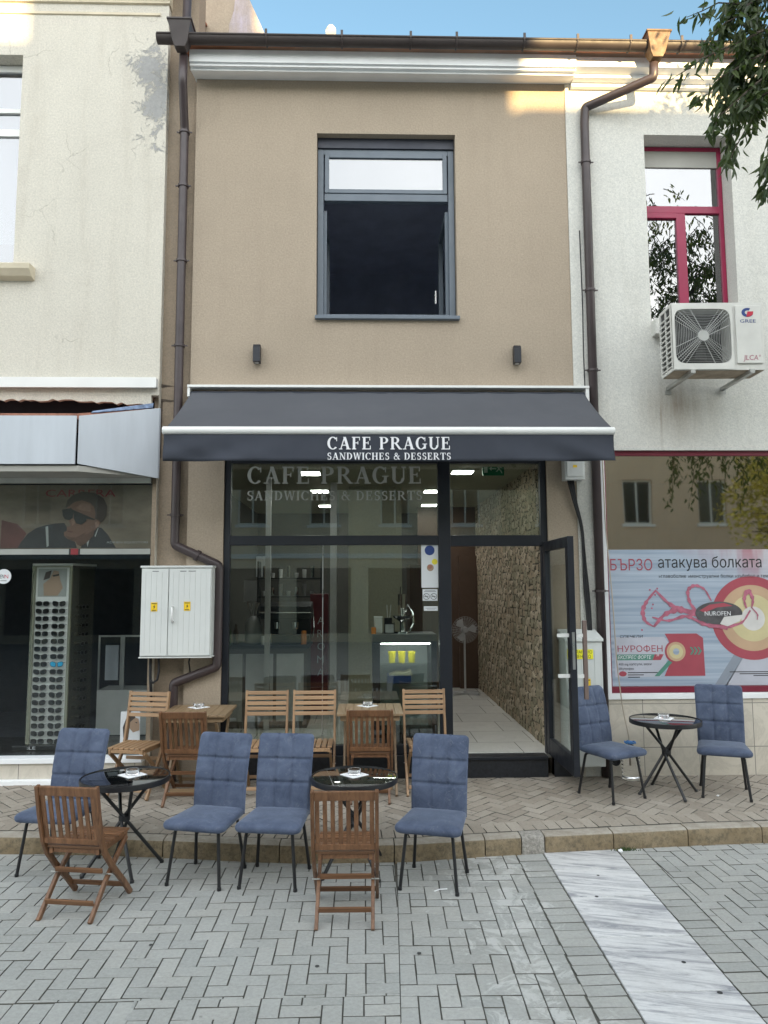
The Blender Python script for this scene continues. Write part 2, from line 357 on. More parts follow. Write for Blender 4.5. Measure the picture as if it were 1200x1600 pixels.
def velvet():
    m, n, l, p = newmat('blue_velvet')
    oi = n.new('ShaderNodeObjectInfo'); tc = n.new('ShaderNodeTexCoord')
    va = n.new('ShaderNodeVectorMath'); va.operation = 'ADD'; l.new(tc.outputs['Object'], va.inputs[0])
    cb = n.new('ShaderNodeCombineXYZ'); sm = math_(n, l, 'MULTIPLY', oi.outputs['Random'], 13.0)
    for i in range(3): l.new(sm, cb.inputs[i])
    l.new(cb.outputs[0], va.inputs[1]); vec = va.outputs[0]
    a = noise(n, l, 7, 7, 0.7, vec=vec, dist=0.6)
    base = mixc(n, l, ramp(n, l, a, [(0.32, 0.0), (0.7, 1.0)]), (0.058, 0.075, 0.122), (0.115, 0.142, 0.212))
    worn = ramp(n, l, noise(n, l, 22, 6, 0.8, vec=vec, dist=1.0), [(0.56, 0.0), (0.72, 0.5)])
    base = mixc(n, l, worn, base, (0.23, 0.25, 0.29))
    base = mixc(n, l, 1.0, base, ramp(n, l, oi.outputs['Random'], [(0, 0.82), (1, 1.0)]), 'MULTIPLY')
    l.new(base, p.inputs['Base Color']); p.inputs['Roughness'].default_value = 0.85
    p.inputs['Sheen Weight'].default_value = 0.45; p.inputs['Sheen Roughness'].default_value = 0.35
    p.inputs['Sheen Tint'].default_value = (0.68, 0.76, 0.92, 1); p.inputs['Specular IOR Level'].default_value = 0.2
    bump(n, l, p, noise(n, l, 160, 3, 0.7, vec=vec), 0.25, 0.002)
velvet()
def wood(name, axis, c1, c2, rough=0.45):
    m, n, l, p = newmat(name)
    s = [38, 38, 38]; s[axis] = 2.2
    g = n.new('ShaderNodeNewGeometry'); oi = n.new('ShaderNodeObjectInfo')
    tc = n.new('ShaderNodeTexCoord'); va = n.new('ShaderNodeVectorMath'); va.operation = 'ADD'
    cb = n.new('ShaderNodeCombineXYZ'); k = math_(n, l, 'MULTIPLY', math_(n, l, 'ADD', g.outputs['Random Per Island'], oi.outputs['Random']), 9.0)
    for i in range(3): l.new(k, cb.inputs[i])
    l.new(tc.outputs['Object'], va.inputs[0]); l.new(cb.outputs[0], va.inputs[1])
    gr = noise(n, l, 1.0, 6, 0.7, vec=va.outputs[0], stretch=tuple(s), dist=0.5)
    base = mixc(n, l, ramp(n, l, gr, [(0.3, 0.0), (0.7, 1.0)]), c1, c2)
    base = mixc(n, l, 1.0, base, ramp(n, l, g.outputs['Random Per Island'], [(0, 0.72), (1, 1.0)]), 'MULTIPLY')
    base = mixc(n, l, 1.0, base, ramp(n, l, oi.outputs['Random'], [(0, (0.82, 0.80, 0.78)), (1, (1.0, 1.0, 1.0))]), 'MULTIPLY')
    l.new(base, p.inputs['Base Color'])
    l.new(ramp(n, l, gr, [(0.3, rough + 0.1), (0.7, rough - 0.05)]), p.inputs['Roughness'])
    bump(n, l, p, gr, 0.2, 0.002)
for ax, nm in enumerate('xyz'):
    wood('teak_' + nm, ax, (0.12, 0.055, 0.026), (0.31, 0.155, 0.077), rough=0.38)
    wood('pale_wood_' + nm, ax, (0.34, 0.20, 0.105), (0.50, 0.32, 0.18))
    wood('table_wood_' + nm, ax, (0.27, 0.18, 0.10), (0.40, 0.28, 0.165))

def leaf_mat():
    m, n, l, p = newmat('leaf_green')
    g = n.new('ShaderNodeNewGeometry')
    base = mixc(n, l, g.outputs['Random Per Island'], (0.028, 0.045, 0.018), (0.075, 0.10, 0.03))
    l.new(base, p.inputs['Base Color']); p.inputs['Roughness'].default_value = 0.5
    t = n.new('ShaderNodeBsdfTranslucent'); t.inputs[0].default_value = (0.12, 0.2, 0.03, 1)
    ms = n.new('ShaderNodeMixShader'); ms.inputs[0].default_value = 0.25
    l.new(p.outputs[0], ms.inputs[1]); l.new(t.outputs[0], ms.inputs[2]); l.new(ms.outputs[0], n['Material Output'].inputs[0])
leaf_mat()

# ------------------------------------------------------------------ mesh helpers
class MB:
    def __init__(s): s.v, s.f, s.m, s.mi = [], [], [], 0
    def add(s, vs, fs, mi=None):
        b = len(s.v); s.v += [tuple(v) for v in vs]
        for f in fs: s.f.append(tuple(b + i for i in f)); s.m.append(s.mi if mi is None else mi)
        return s
    def box(s, x0, x1, y0, y1, z0, z1, mi=None):
        vs = [(x, y, z) for x in (x0, x1) for y in (y0, y1) for z in (z0, z1)]
        return s.add(vs, [(0, 1, 3, 2), (4, 6, 7, 5), (0, 4, 5, 1), (2, 3, 7, 6), (0, 2, 6, 4), (1, 5, 7, 3)], mi)
    def bar(s, a, b, w, t, side=(1, 0, 0), mi=None):
        """rectangular bar from a to b; w along 'side', t across"""
        a, b = Vector(a), Vector(b); d = (b - a).normalized(); sd = Vector(side)
        sd = (sd - d * sd.dot(d)).normalized(); n = d.cross(sd)
        vs = [p + sd * (i * w / 2) + n * (j * t / 2) for p in (a, b) for i, j in ((-1, -1), (1, -1), (1, 1), (-1, 1))]
        return s.add(vs, [(0, 3, 2, 1), (4, 5, 6, 7), (0, 1, 5, 4), (1, 2, 6, 5), (2, 3, 7, 6), (3, 0, 4, 7)], mi)
    def ribbon(s, pts, w, t, side=(1, 0, 0), mi=None):
        """bent rectangular bar through pts"""
        pts = [Vector(p) for p in pts]; rings = []
        for i, p in enumerate(pts):
            d = (pts[min(i + 1, len(pts) - 1)] - pts[max(i - 1, 0)]).normalized(); sd = Vector(side)
            sd = (sd - d * sd.dot(d)).normalized(); n = d.cross(sd)
            rings += [p + sd * (a * w / 2) + n * (b * t / 2) for a, b in ((-1, -1), (1, -1), (1, 1), (-1, 1))]
        fs = []
        for i in range(len(pts) - 1):
            for k in range(4): fs.append((4 * i + k, 4 * i + (k + 1) % 4, 4 * i + 4 + (k + 1) % 4, 4 * i + 4 + k))
        e = 4 * (len(pts) - 1); fs += [(0, 3, 2, 1), (e, e + 1, e + 2, e + 3)]
        return s.add(rings, fs, mi)
    def tube(s, pts, r, n=10, mi=None, cap=True, closed=False):
        pts = [Vector(p) for p in pts]; N = len(pts); vs = []; prev = None
        for i, p in enumerate(pts):
            if closed: d = pts[(i + 1) % N] - pts[i - 1]
            else: d = pts[min(i + 1, N - 1)] - pts[max(i - 1, 0)]
            d.normalize()
            if prev is None:
                u = Vector((0, 0, 1)) if abs(d.z) < 0.9 else Vector((1, 0, 0)); u = (u - d * u.dot(d)).normalized()
            else: u = (prev - d * prev.dot(d)).normalized()
            prev = u; v = d.cross(u); rr = r[i] if isinstance(r, (list, tuple)) else r
            vs += [p + (u * math.cos(2 * PI * k / n) + v * math.sin(2 * PI * k / n)) * rr for k in range(n)]
        fs = []
        for i in range(N if closed else N - 1):
            j = (i + 1) % N
            for k in range(n): fs.append((i * n + k, i * n + (k + 1) % n, j * n + (k + 1) % n, j * n + k))
        if cap and not closed: fs += [tuple(range(n - 1, -1, -1)), tuple((N - 1) * n + k for k in range(n))]
        return s.add(vs, fs, mi)
    def lathe(s, prof, c=(0, 0, 0), n=32, axis='z', mi=None):
        vs = []
        for r, h in prof:
            for k in range(n):
                a = 2 * PI * k / n; x, y = r * math.cos(a), r * math.sin(a)
                q = (x, y, h) if axis == 'z' else ((x, h, y) if axis == 'y' else (h, x, y))
                vs.append((c[0] + q[0], c[1] + q[1], c[2] + q[2]))
        fs = [(i * n + k, i * n + (k + 1) % n, (i + 1) * n + (k + 1) % n, (i + 1) * n + k) for i in range(len(prof) - 1) for k in range(n)]
        fs += [tuple(range(n - 1, -1, -1)), tuple((len(prof) - 1) * n + k for k in range(n))]
        return s.add(vs, fs, mi)
    def prism_y(s, poly, y0, y1, mi=None):      # poly in (x,z)
        n = len(poly); vs = [(x, y0, z) for x, z in poly] + [(x, y1, z) for x, z in poly]
        return s.add(vs, [tuple(range(n)), tuple(range(2 * n - 1, n - 1, -1))] + [(k, n + k, n + (k + 1) % n, (k + 1) % n) for k in range(n)], mi)
    def prism_x(s, poly, x0, x1, mi=None):      # poly in (y,z)
        n = len(poly); vs = [(x0, y, z) for y, z in poly] + [(x1, y, z) for y, z in poly]
        return s.add(vs, [tuple(range(n)), tuple(range(2 * n - 1, n - 1, -1))] + [(k, n + k, n + (k + 1) % n, (k + 1) % n) for k in range(n)], mi)
    def prism_z(s, poly, z0, z1, mi=None):
        n = len(poly); vs = [(x, y, z0) for x, y in poly] + [(x, y, z1) for x, y in poly]
        return s.add(vs, [tuple(range(n)), tuple(range(2 * n - 1, n - 1, -1))] + [(k, n + k, n + (k + 1) % n, (k + 1) % n) for k in range(n)], mi)
    def build(s, name, mats, parent=None, bevel=0.0, smooth=False, seg=2, angle=35):
        me = bpy.data.meshes.new(name); me.from_pydata(s.v, [], s.f)
        if isinstance(mats, str): mats = [mats]
        for m in mats: me.materials.append(M[m])
        me.polygons.foreach_set('material_index', s.m)
        bm = bmesh.new(); bm.from_mesh(me); bmesh.ops.recalc_face_normals(bm, faces=bm.faces); bm.to_mesh(me); bm.free()
        if smooth:
            me.polygons.foreach_set('use_smooth', [True] * len(me.polygons))
            if smooth != 'all': me.set_sharp_from_angle(angle=R(angle))
        me.update()
        o = bpy.data.objects.new(name, me); col.objects.link(o)
        if bevel:
            b = o.modifiers.new('bevel', 'BEVEL'); b.width = bevel; b.segments = seg; b.limit_method = 'ANGLE'; b.angle_limit = R(40)
        if parent: o.parent = parent
        return o
def tag(o, label=None, cat=None, group=None, kind=None):
    if label: o['label'] = label
    if cat: o['category'] = cat
    if group: o['group'] = group
    if kind: o['kind'] = kind
    return o
def thing(name, label, cat, loc=(0, 0, 0), rz=0, group=None):
    o = bpy.data.objects.new(name, None); col.objects.link(o)
    o.location = loc; o.rotation_euler = (0, 0, rz); o.empty_display_size = 0.1
    return tag(o, label, cat, group)
def copy_tree(o, parent=None):
    c = o.copy(); col.objects.link(c)
    if parent: c.parent = parent
    for ch in [x for x in bpy.data.objects if x.parent == o]: copy_tree(ch, c)
    return c
def wall_holes(mb, x0, x1, z0, z1, holes, yf, yb, mi=None):
    xs = sorted({x0, x1, *[h[0] for h in holes], *[h[1] for h in holes]}); zs = sorted({z0, z1, *[h[2] for h in holes], *[h[3] for h in holes]})
    xs = [x for x in xs if x0 <= x <= x1]; zs = [z for z in zs if z0 <= z <= z1]
    def solid(i, j):
        if i < 0 or j < 0 or i >= len(xs) - 1 or j >= len(zs) - 1: return False
        cx, cz = (xs[i] + xs[i + 1]) / 2, (zs[j] + zs[j + 1]) / 2
        return not any(h[0] < cx < h[1] and h[2] < cz < h[3] for h in holes)
    idx = {}
    vs, fs = [], []
    def V(i, j, b):
        k = (i, j, b)
        if k not in idx: idx[k] = len(vs); vs.append((xs[i], yb if b else yf, zs[j]))
        return idx[k]
    for i in range(len(xs) - 1):
        for j in range(len(zs) - 1):
            if not solid(i, j): continue
            for b in (0, 1): fs.append((V(i, j, b), V(i + 1, j, b), V(i + 1, j + 1, b), V(i, j + 1, b)))
            if not solid(i - 1, j): fs.append((V(i, j, 0), V(i, j, 1), V(i, j + 1, 1), V(i, j + 1, 0)))
            if not solid(i + 1, j): fs.append((V(i + 1, j, 0), V(i + 1, j, 1), V(i + 1, j + 1, 1), V(i + 1, j + 1, 0)))
            if not solid(i, j - 1): fs.append((V(i, j, 0), V(i, j, 1), V(i + 1, j, 1), V(i + 1, j, 0)))
            if not solid(i, j + 1): fs.append((V(i, j + 1, 0), V(i, j + 1, 1), V(i + 1, j + 1, 1), V(i + 1, j + 1, 0)))
    mb.add(vs, fs, mi)
def frame(mb, x0, x1, z0, z1, w, yf, yb, mi=None, bottom=None):
    b = w if bottom is None else bottom
    mb.box(x0, x0 + w, yf, yb, z0, z1, mi); mb.box(x1 - w, x1, yf, yb, z0, z1, mi)
    mb.box(x0 + w, x1 - w, yf + 0.002, yb - 0.002, z1 - w, z1, mi); mb.box(x0 + w, x1 - w, yf + 0.002, yb - 0.002, z0, z0 + b, mi)
def text_mesh(s, height, width=None, align='LEFT', bold=0.0, depth=0.0006):
    """default-font lettering as verts, faces in (x,z), baseline at 0"""
    c = bpy.data.curves.new('t', 'FONT'); c.body = s; c.size = 1; c.extrude = 0; c.offset = bold; c.resolution_u = 2; c.fill_mode = 'NONE' if hasattr(c, 'fill_mode') else c.fill_mode
    o = bpy.data.objects.new('t', c); col.objects.link(o)
    dg = bpy.context.evaluated_depsgraph_get(); me = bpy.data.meshes.new_from_object(o.evaluated_get(dg))
    P = [Vector((v.co.x, v.co.y)) for v in me.vertices]; E = [tuple(e.vertices) for e in me.edges]
    bpy.data.objects.remove(o); bpy.data.curves.remove(c); bpy.data.meshes.remove(me)
    if not P: return [], []
    # outlines -> triangles inside by non-zero winding (edges run i -> i+1, closing edge back)
    dirE = [(a, b) if b == a + 1 else (max(a, b), min(a, b)) for a, b in [(min(e), max(e)) for e in E]]
    out = geometry.delaunay_2d_cdt(P, E, [], 0, 1e-6)
    vs, fs = [], []
    for f in out[2]:
        cxx = sum(out[0][k].x for k in f) / len(f); cyy = sum(out[0][k].y for k in f) / len(f); wn_ = 0
        for a, b in dirE:
            ay_, by_ = P[a].y, P[b].y
            if (ay_ <= cyy) != (by_ <= cyy):
                xx = P[a].x + (cyy - ay_) / (by_ - ay_) * (P[b].x - P[a].x)
                if xx > cxx: wn_ += 1 if by_ > ay_ else -1
        if wn_ != 0: fs.append(tuple(f))
    vs = [v for v in out[0]]
    if not vs: return [], []
    x0, x1 = min(v.x for v in vs), max(v.x for v in vs)
    sx = height / 0.72; sy = height / 0.72
    if width: sx = width / (x1 - x0)
    return [((v.x - x0) * sx, v.y * sy) for v in vs], fs
def add_text(mb, s, x, z, y, height, width=None, mi=None, bold=0.0, center=False, mirror=False, shear=0.0):
    vs, fs = text_mesh(s, height, width, bold=bold)
    if not vs: return
    mb.add([(x + (v[0] + shear * v[1]), y, z + v[1]) for v in vs], fs, mi)

# ------------------------------------------------------------------ serif lettering
def serif_strokes(ch):
    """returns list of polygons (x,z) in cap-height units, and advance"""
    T, t, sh, so = 0.19, 0.075, 0.065, 0.075; P = []
    def rect(a, b, c, d): P.append([(a, c), (b, c), (b, d), (a, d)])
    def stem(x, w=T, top=True, bot=True, z0=0, z1=1):
        rect(x, x + w, z0, z1)
        if bot: rect(x - so, x + w + so, z0, z0 + sh)
        if top: rect(x - so, x + w + so, z1 - sh, z1)
    def diag(x0, z0, x1, z1, w): P.append([(x0 - w / 2, z0), (x0 + w / 2, z0), (x1 + w / 2, z1), (x1 - w / 2, z1)])
    def arc(cx, cz, rx, rz, a0, a1, th, tv, n=18):
        for i in range(n):
            b0, b1 = R(a0 + (a1 - a0) * i / n), R(a0 + (a1 - a0) * (i + 1) / n)
            q = []
            for a, k in ((b0, 0), (b1, 0), (b1, 1), (b0, 1)):
                q.append((cx + (rx - k * th) * math.cos(a), cz + (rz - k * tv) * math.sin(a)))
            P.append(q)
    if ch == 'C': arc(.45, .5, .43, .515, 42, 318, T * 1.05, t); rect(.72, .78, .66, .97); return P, .86
    if ch == 'G':
        arc(.45, .5, .43, .515, 42, 318, T * 1.05, t); rect(.72, .78, .66, .97); rect(.66, .66 + T * .85, .06, .44); rect(.56, .92, .4, .4 + sh); return P, .96
    if ch == 'A':
        diag(.14, 0, .44, 1, t * 1.1); diag(.74, 0, .44, 1, T * 1.1); rect(.24, .64, .3, .37); rect(-.0, .27, 0, sh); rect(.56, .92, 0, sh); return P, .92
    if ch in 'FE':
        stem(.1); rect(.1, .66, 1 - sh * 1.1, 1); rect(.6, .66, .72, 1); rect(.1, .5, .49, .49 + sh); rect(.47, .53, .4, .64)
        if ch == 'E': rect(.1, .7, 0, sh * 1.1); rect(.64, .7, 0, .3); return P, .8
        return P, .74
    if ch in 'PR':
        stem(.1); arc(.38, .735, .34, .265, -90, 90, T, t); rect(.2, .4, 1 - t, 1); rect(.2, .4, .47, .47 + t)
        if ch == 'R': diag(.80, 0, .44, .5, T); rect(.7, .95, 0, sh); return P, .94
        return P, .8
    if ch == 'U': stem(.1, bot=False, z0=.3); arc(.44, .33, .34, .345, 180, 360, T * .9, t * 1.2); rect(.7, .775, .3, 1); rect(.6, .88, 1 - sh, 1); return P, .92
    if ch == 'S':
        arc(.34, .74, .27, .27, 50, 270, .15, t * 1.3); arc(.34, .27, .29, .29, 92, -130, .16, t * 1.3); rect(.5, .56, .7, 1.0); rect(.1, .16, 0, .3); return P, .7
    if ch == 'N': rect(.14, .14 + t, 0, 1); rect(.0, .36, 0, sh); rect(.0, .2, 1 - sh, 1); diag(.78, 0, .2, 1, T); rect(.76, .76 + t, 0, 1); rect(.64, .95, 1 - sh, 1); return P, .98
    if ch == 'D': stem(.1); arc(.36, .5, .46, .5, -90, 90, T, t); rect(.2, .4, 1 - t, 1); rect(.2, .4, 0, t); return P, .9
    if ch == 'W':
        diag(.36, 0, .14, 1, T * .9); diag(.36, 0, .60, .98, t); diag(.84, 0, .60, 1, T * .9); diag(.84, 0, 1.06, 1, t)
        rect(0, .3, 1 - sh, 1); rect(.92, 1.2, 1 - sh, 1); rect(.5, .7, 1 - sh, 1); return P, 1.2
    if ch == 'I': stem(.1); return P, .42
    if ch == 'H': stem(.1); stem(.64); rect(.2, .7, .47, .54); return P, .98
    if ch == 'T': stem(.32, top=False); rect(.02, .8, 1 - sh * 1.1, 1); rect(.02, .08, .72, 1); rect(.74, .8, .72, 1); return P, .84
    if ch == '&':
        arc(.38, .76, .2, .24, 0, 360, .1, t); arc(.34, .27, .3, .29, 60, 320, .13, t); diag(.84, 0, .3, .7, T * .8); rect(.7, .95, 0, sh); rect(.6, .9, .5, .5 + sh); diag(.6, .1, .76, .52, t); return P, .98
    return P, .42
def serif_text(mb, s, x0, x1, z0, h, yf, d=0.001, mi=None):
    runs = []; x = 0
    for ch in s:
        P, adv = serif_strokes(ch); runs.append((x, P)); x += adv + 0.07
    k = (x1 - x0) / (x - 0.07); c = 0
    for ox, P in runs:
        for q in P:
            c += 1
            pts = [(x0 + (ox + px) * k, z0 + pz * h) for px, pz in q]
            mb.prism_y(pts, yf - d - (c % 7) * 0.00012, yf, mi)

# ================================================================== GROUND
def rect_poly(cx, cy, w, d, ang, jit=0.0):
    c, s = math.cos(ang), math.sin(ang); a = jit * random.uniform(-1, 1); c, s = math.cos(ang + a), math.sin(ang + a)
    return [(cx + x * c - y * s, cy + x * s + y * c) for x, y in ((-w / 2, -d / 2), (w / 2, -d / 2), (w / 2, d / 2), (-w / 2, d / 2))]
def clip(poly, a, b, c):            # keep a*x+b*y<=c
    out = []
    for i in range(len(poly)):
        p, q = poly[i - 1], poly[i]; dp, dq = a * p[0] + b * p[1] - c, a * q[0] + b * q[1] - c
        if dp <= 0: out.append(p)
        if (dp < 0 < dq) or (dq < 0 < dp):
            t = dp / (dp - dq); out.append((p[0] + t * (q[0] - p[0]), p[1] + t * (q[1] - p[1])))
    return out
def brick(mb, poly, zt, h=0.02, ch=0.002):
    if len(poly) < 3: return
    ar = sum(poly[i - 1][0] * poly[i][1] - poly[i][0] * poly[i - 1][1] for i in range(len(poly))) / 2
    if abs(ar) < 0.0004: return
    if ar < 0: poly = poly[::-1]
    cx = sum(p[0] for p in poly) / len(poly); cy = sum(p[1] for p in poly) / len(poly)
    tx, ty = random.uniform(-.011, .011), random.uniform(-.011, .011); dz = random.uniform(-.0018, .0018)
    def z(x, y): return zt(x, y) + dz + tx * (x - cx) + ty * (y - cy)
    n = len(poly); vs = [(x, y, z(x, y) - h) for x, y in poly] + [(x, y, z(x, y) - ch) for x, y in poly]
    ins = []
    for x, y in poly:
        d = math.hypot(x - cx, y - cy); k = max(0, 1 - 0.0035 / max(d, 1e-4)); ins.append((cx + (x - cx) * k, cy + (y - cy) * k))
    vs += [(x, y, z(x, y)) for x, y in ins]
    fs = [tuple(2 * n + k for k in range(n))]
    fs += [(n + k, n + (k + 1) % n, 2 * n + (k + 1) % n, 2 * n + k) for k in range(n)]
    mb.add(vs, fs, 0)
    mb.f += [tuple(len(mb.v) - 3 * n + q for q in (k, (k + 1) % n, n + (k + 1) % n, n + k)) for k in range(n)]; mb.m += [1] * n
def herringbone(mb, region, zt, L=0.2, ang=0.0, gap=0.007, ox=0, oy=0, planes=None, keep=None, split=0.0):
    x0, x1, y0, y1 = region; W = L / 2; cxr, cyr = (x0 + x1) / 2, (y0 + y1) / 2; rad = math.hypot(x1 - x0, y1 - y0) / 2 + 0.3
    c, s = math.cos(ang), math.sin(ang); N = int(rad / W) + 2
    for i in range(-N, N):
        for j in range(-N, N):
            k = (i - j) % 4
            if k == 0: r = (i, j, 2, 1)
            elif k == 3: r = (i, j, 1, 2)
            else: continue
            # unit cell: horizontal brick at (i,j)-(i+2,j+1) if k==0, vertical at (i,j)-(i+1,j+2) if k==3
            lx, ly = (r[0] + r[2] / 2) * W, (r[1] + r[3] / 2) * W
            if math.hypot(lx, ly) > rad: continue
            X, Y = cxr + ox + lx * c - ly * s, cyr + oy + lx * s + ly * c
            if keep and not keep(X, Y): continue
            if not (x0 - L < X < x1 + L and y0 - L < Y < y1 + L): continue
            if split and random.random() < split:
                hx, hy = (W / 2, 0) if r[2] == 2 else (0, W / 2)
                for sg in (-1, 1):
                    X2, Y2 = X + sg * (hx * c - hy * s), Y + sg * (hx * s + hy * c); p = rect_poly(X2, Y2, W - gap, W - gap, ang, 0.03)
                    for q in ((-1, 0, -x0), (1, 0, x1), (0, -1, -y0), (0, 1, y1)): p = clip(p, *q) if p else p
                    for q in (planes or []): p = clip(p, *q) if p else p
                    if p: brick(mb, p, zt)
                continue
            p = rect_poly(X, Y, r[2] * W - gap, r[3] * W - gap, ang, 0.03 if split else 0.012)
            for q in ((-1, 0, -x0), (1, 0, x1), (0, -1, -y0), (0, 1, y1)): p = clip(p, *q) if p else p
            for q in (planes or []): p = clip(p, *q) if p else p
            if p: brick(mb, p, zt)
KERB = [(-9, -1.42), (-5, -1.46), (-3.4, -1.49), (-2.75, -1.507), (-2.1, -1.55), (-1.27, -1.67), (-.8, -1.75), (-.41, -1.795), (0, -1.80), (.33, -1.79), (.81, -1.72), (1.35, -1.655), (1.93, -1.60), (2.63, -1.53), (3.14, -1.505), (5, -1.47), (9, -1.45)]
def kerb_y(x):
    for (a, b), (c, d) in zip(KERB, KERB[1:]):
        if x <= c: return b + (d - b) * (x - a) / (c - a)
    return KERB[-1][1]
def pav_z(x, y): return 0.128 + 0.014 * (y + 1.6)
road_z = lambda x, y: 0.0
KW = 0.14
# base sheets
mb = MB(); mb.box(-40, 40, -40, 30, -0.30, -0.009); tag(mb.build('ground', 'joint_sand'), 'dark sand bed under the paving', 'ground', kind='structure')
road = MB()
lineR = lambda y: 2.07 + (y + 1.83) * -0.035      # outer edge of border course right of the marble
def strip_l(y): return 1.347 + (y + 1.67) * 0.0253
def strip_r(y): return 1.915 + (y + 1.67) * 0.033
herringbone(road, (-4.4, 0.215, -3.56, -1.38), road_z, planes=[(1, -0.035, 0.215 + 0.035 * 2.4)], L=0.2, oy=0.03)
herringbone(road, (-1.12, 0.215, -6.3, -3.563), road_z, planes=[(1, -0.035, 0.215 + 0.035 * 2.4)], L=0.2, ox=0.05)
# soldier course then marble band lower left
x = -4.4
while x < -1.13:
    brick(road, rect_poly(x + .05, -3.67, .094, .2, 0, .01), road_z); x += .1
# patched, irregular bond between the joint line and the border course
herringbone(road, (0.05, 1.35, -6.3, -1.35), road_z, L=0.205, ang=R(-1.5), ox=.07, oy=.04, split=0.22, planes=[(-1, 0.035, -(0.219 + 0.035 * 2.4)), (1, -0.0253, strip_l(0) - 0.211)])
y = -6.3
while y < -1.35:
    brick(road, rect_poly(strip_l(y + .05) - .107, y + .05, .198, .091, 0.03, .01), road_z)
    brick(road, rect_poly(strip_r(y + .05) + .107, y + .05, .198, .091, 0.03, .01), road_z)
    y += .1
herringbone(road, (1.9, 5.4, -6.3, -1.3), road_z, L=0.2, ang=0.03, planes=[(-1, 0.033, -(strip_r(0) + 0.213))], ox=.03)
tag(road.build('street_paving', ['grey_paver', 'joint_sand']), 'grey concrete block paving of the street laid in herringbone', 'street', kind='structure')
# paving further away (behind the camera), plain sheet
mb = MB(); mb.box(-40, -4.4, -40, -1.3, -0.007, 0.0); mb.box(5.4, 40, -40, -1.3, -0.007, 0.0); mb.box(-4.4, 5.4, -40, -6.3, -0.007, 0.0)
tag(mb.build('street_far', 'grey_paver'), 'grey paving further along the street', 'street', kind='structure')
# marble band
mb = MB(); y = -1.42; k = 0
for yy in (-1.98, -2.45, -3.0, -3.58, -4.2, -4.9, -6.3):
    mb.prism_z([(strip_l(y) + .003, y), (strip_r(y) - .003, y), (strip_r(yy) - .003, yy + .008), (strip_l(yy) + .003, yy + .008)][::-1], -.02, .003); y = yy
for a, b in ((-4.4, -3.2), (-3.194, -2.2), (-2.194, -1.13)): mb.prism_z([(a, -4.4), (b, -4.4), (b, -3.785), (a, -3.785)], -.02, .003)
tag(mb.build('marble_band', 'street_marble', bevel=.003), 'pale veined marble band crossing the street paving', 'paving', kind='structure')
# spots and screws on the road
mb = MB()
for x, y, r in ((-2.0, -3.52, .022), (-1.83, -3.66, .02), (-.25, -3.27, .012), (.3, -3.15, .012), (1.5, -2.45, .012), (1.7, -3.3, .012), (-1.2, -3.0, .011), (1.75, -3.6, .014), (1.62, -2.1, .01)):
    mb.lathe([(r, .0045), (r * .95, .0055)], (x, y, 0), 14)
tag(mb.build('street_spots', 'dark_spot'), 'small dark spots pressed onto the street paving', 'stains', kind='structure')
# pavement
pav = MB()
kd = 0.33
herringbone(pav, (-4.6, 4.8, -1.7, 0.12), pav_z, L=0.2, ang=R(45), gap=.008, keep=lambda X, Y: Y > kerb_y(X) + KW + .13)
x = -4.6
while x < 4.9:
    y0 = kerb_y(x) + KW; sl = (kerb_y(x + .1) - kerb_y(x - .1)) / .2; a = math.atan(sl)
    brick(pav, rect_poly(x, y0 + .107, .093, .2, a, .015), lambda X, Y: pav_z(X, Y) + .0015); x += .1 * math.cos(a)
tag(pav.build('pavement', ['beige_paver', 'joint_sand']), 'beige block pavement in front of the shops', 'pavement', kind='structure')
mb = MB(); n = len(KERB)
for (a, b), (c, d) in zip(KERB, KERB[1:]):
    mb.prism_z([(a, b + .08), (c, d + .08), (c, .5), (a, .5)], -.05, .100)
tag(mb.build('pavement_bed', 'joint_sand'), 'sand bed of the pavement', 'pavement', kind='structure')
# kerb stones
mb = MB(); s = -9.0; cuts = []
stops = [-9, -8, -7, -6, -5, -4.1, -3.3, -2.4, -1.5, -.62, .22, .9, 1.18, 1.36, 1.9, 2.5, 3.1, 3.7, 4.5, 5.3, 6.2, 7.1, 8, 9]
for a, b in zip(stops, stops[1:]):
    m = max(1, int((b - a) / .12)); pts = [a + .004 + (b - a - .008) * i / m for i in range(m + 1)]
    zt = .127 + random.uniform(-.002, .002)
    prof = []
    for x in pts:
        y = kerb_y(x); prof.append([(x, y + .004, -.02), (x, y, .095), (x, y + .012, zt - .008), (x, y + .035, zt), (x, y + KW - .004, zt), (x, y + KW - .004, -.02)])
    vs = [v for r in prof for v in r]; q = 6; fs = []
    for i in range(len(pts) - 1):
        for k in range(q): fs.append((i * q + k, i * q + (k + 1) % q, (i + 1) * q + (k + 1) % q, (i + 1) * q + k))
    fs += [tuple(range(q - 1, -1, -1)), tuple((len(pts) - 1) * q + k for k in range(q))]
    mb.add(vs, fs, 1 if a == 1.18 else 0)
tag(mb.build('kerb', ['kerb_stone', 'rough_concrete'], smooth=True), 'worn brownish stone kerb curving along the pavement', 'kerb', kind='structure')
PZ = pav_z

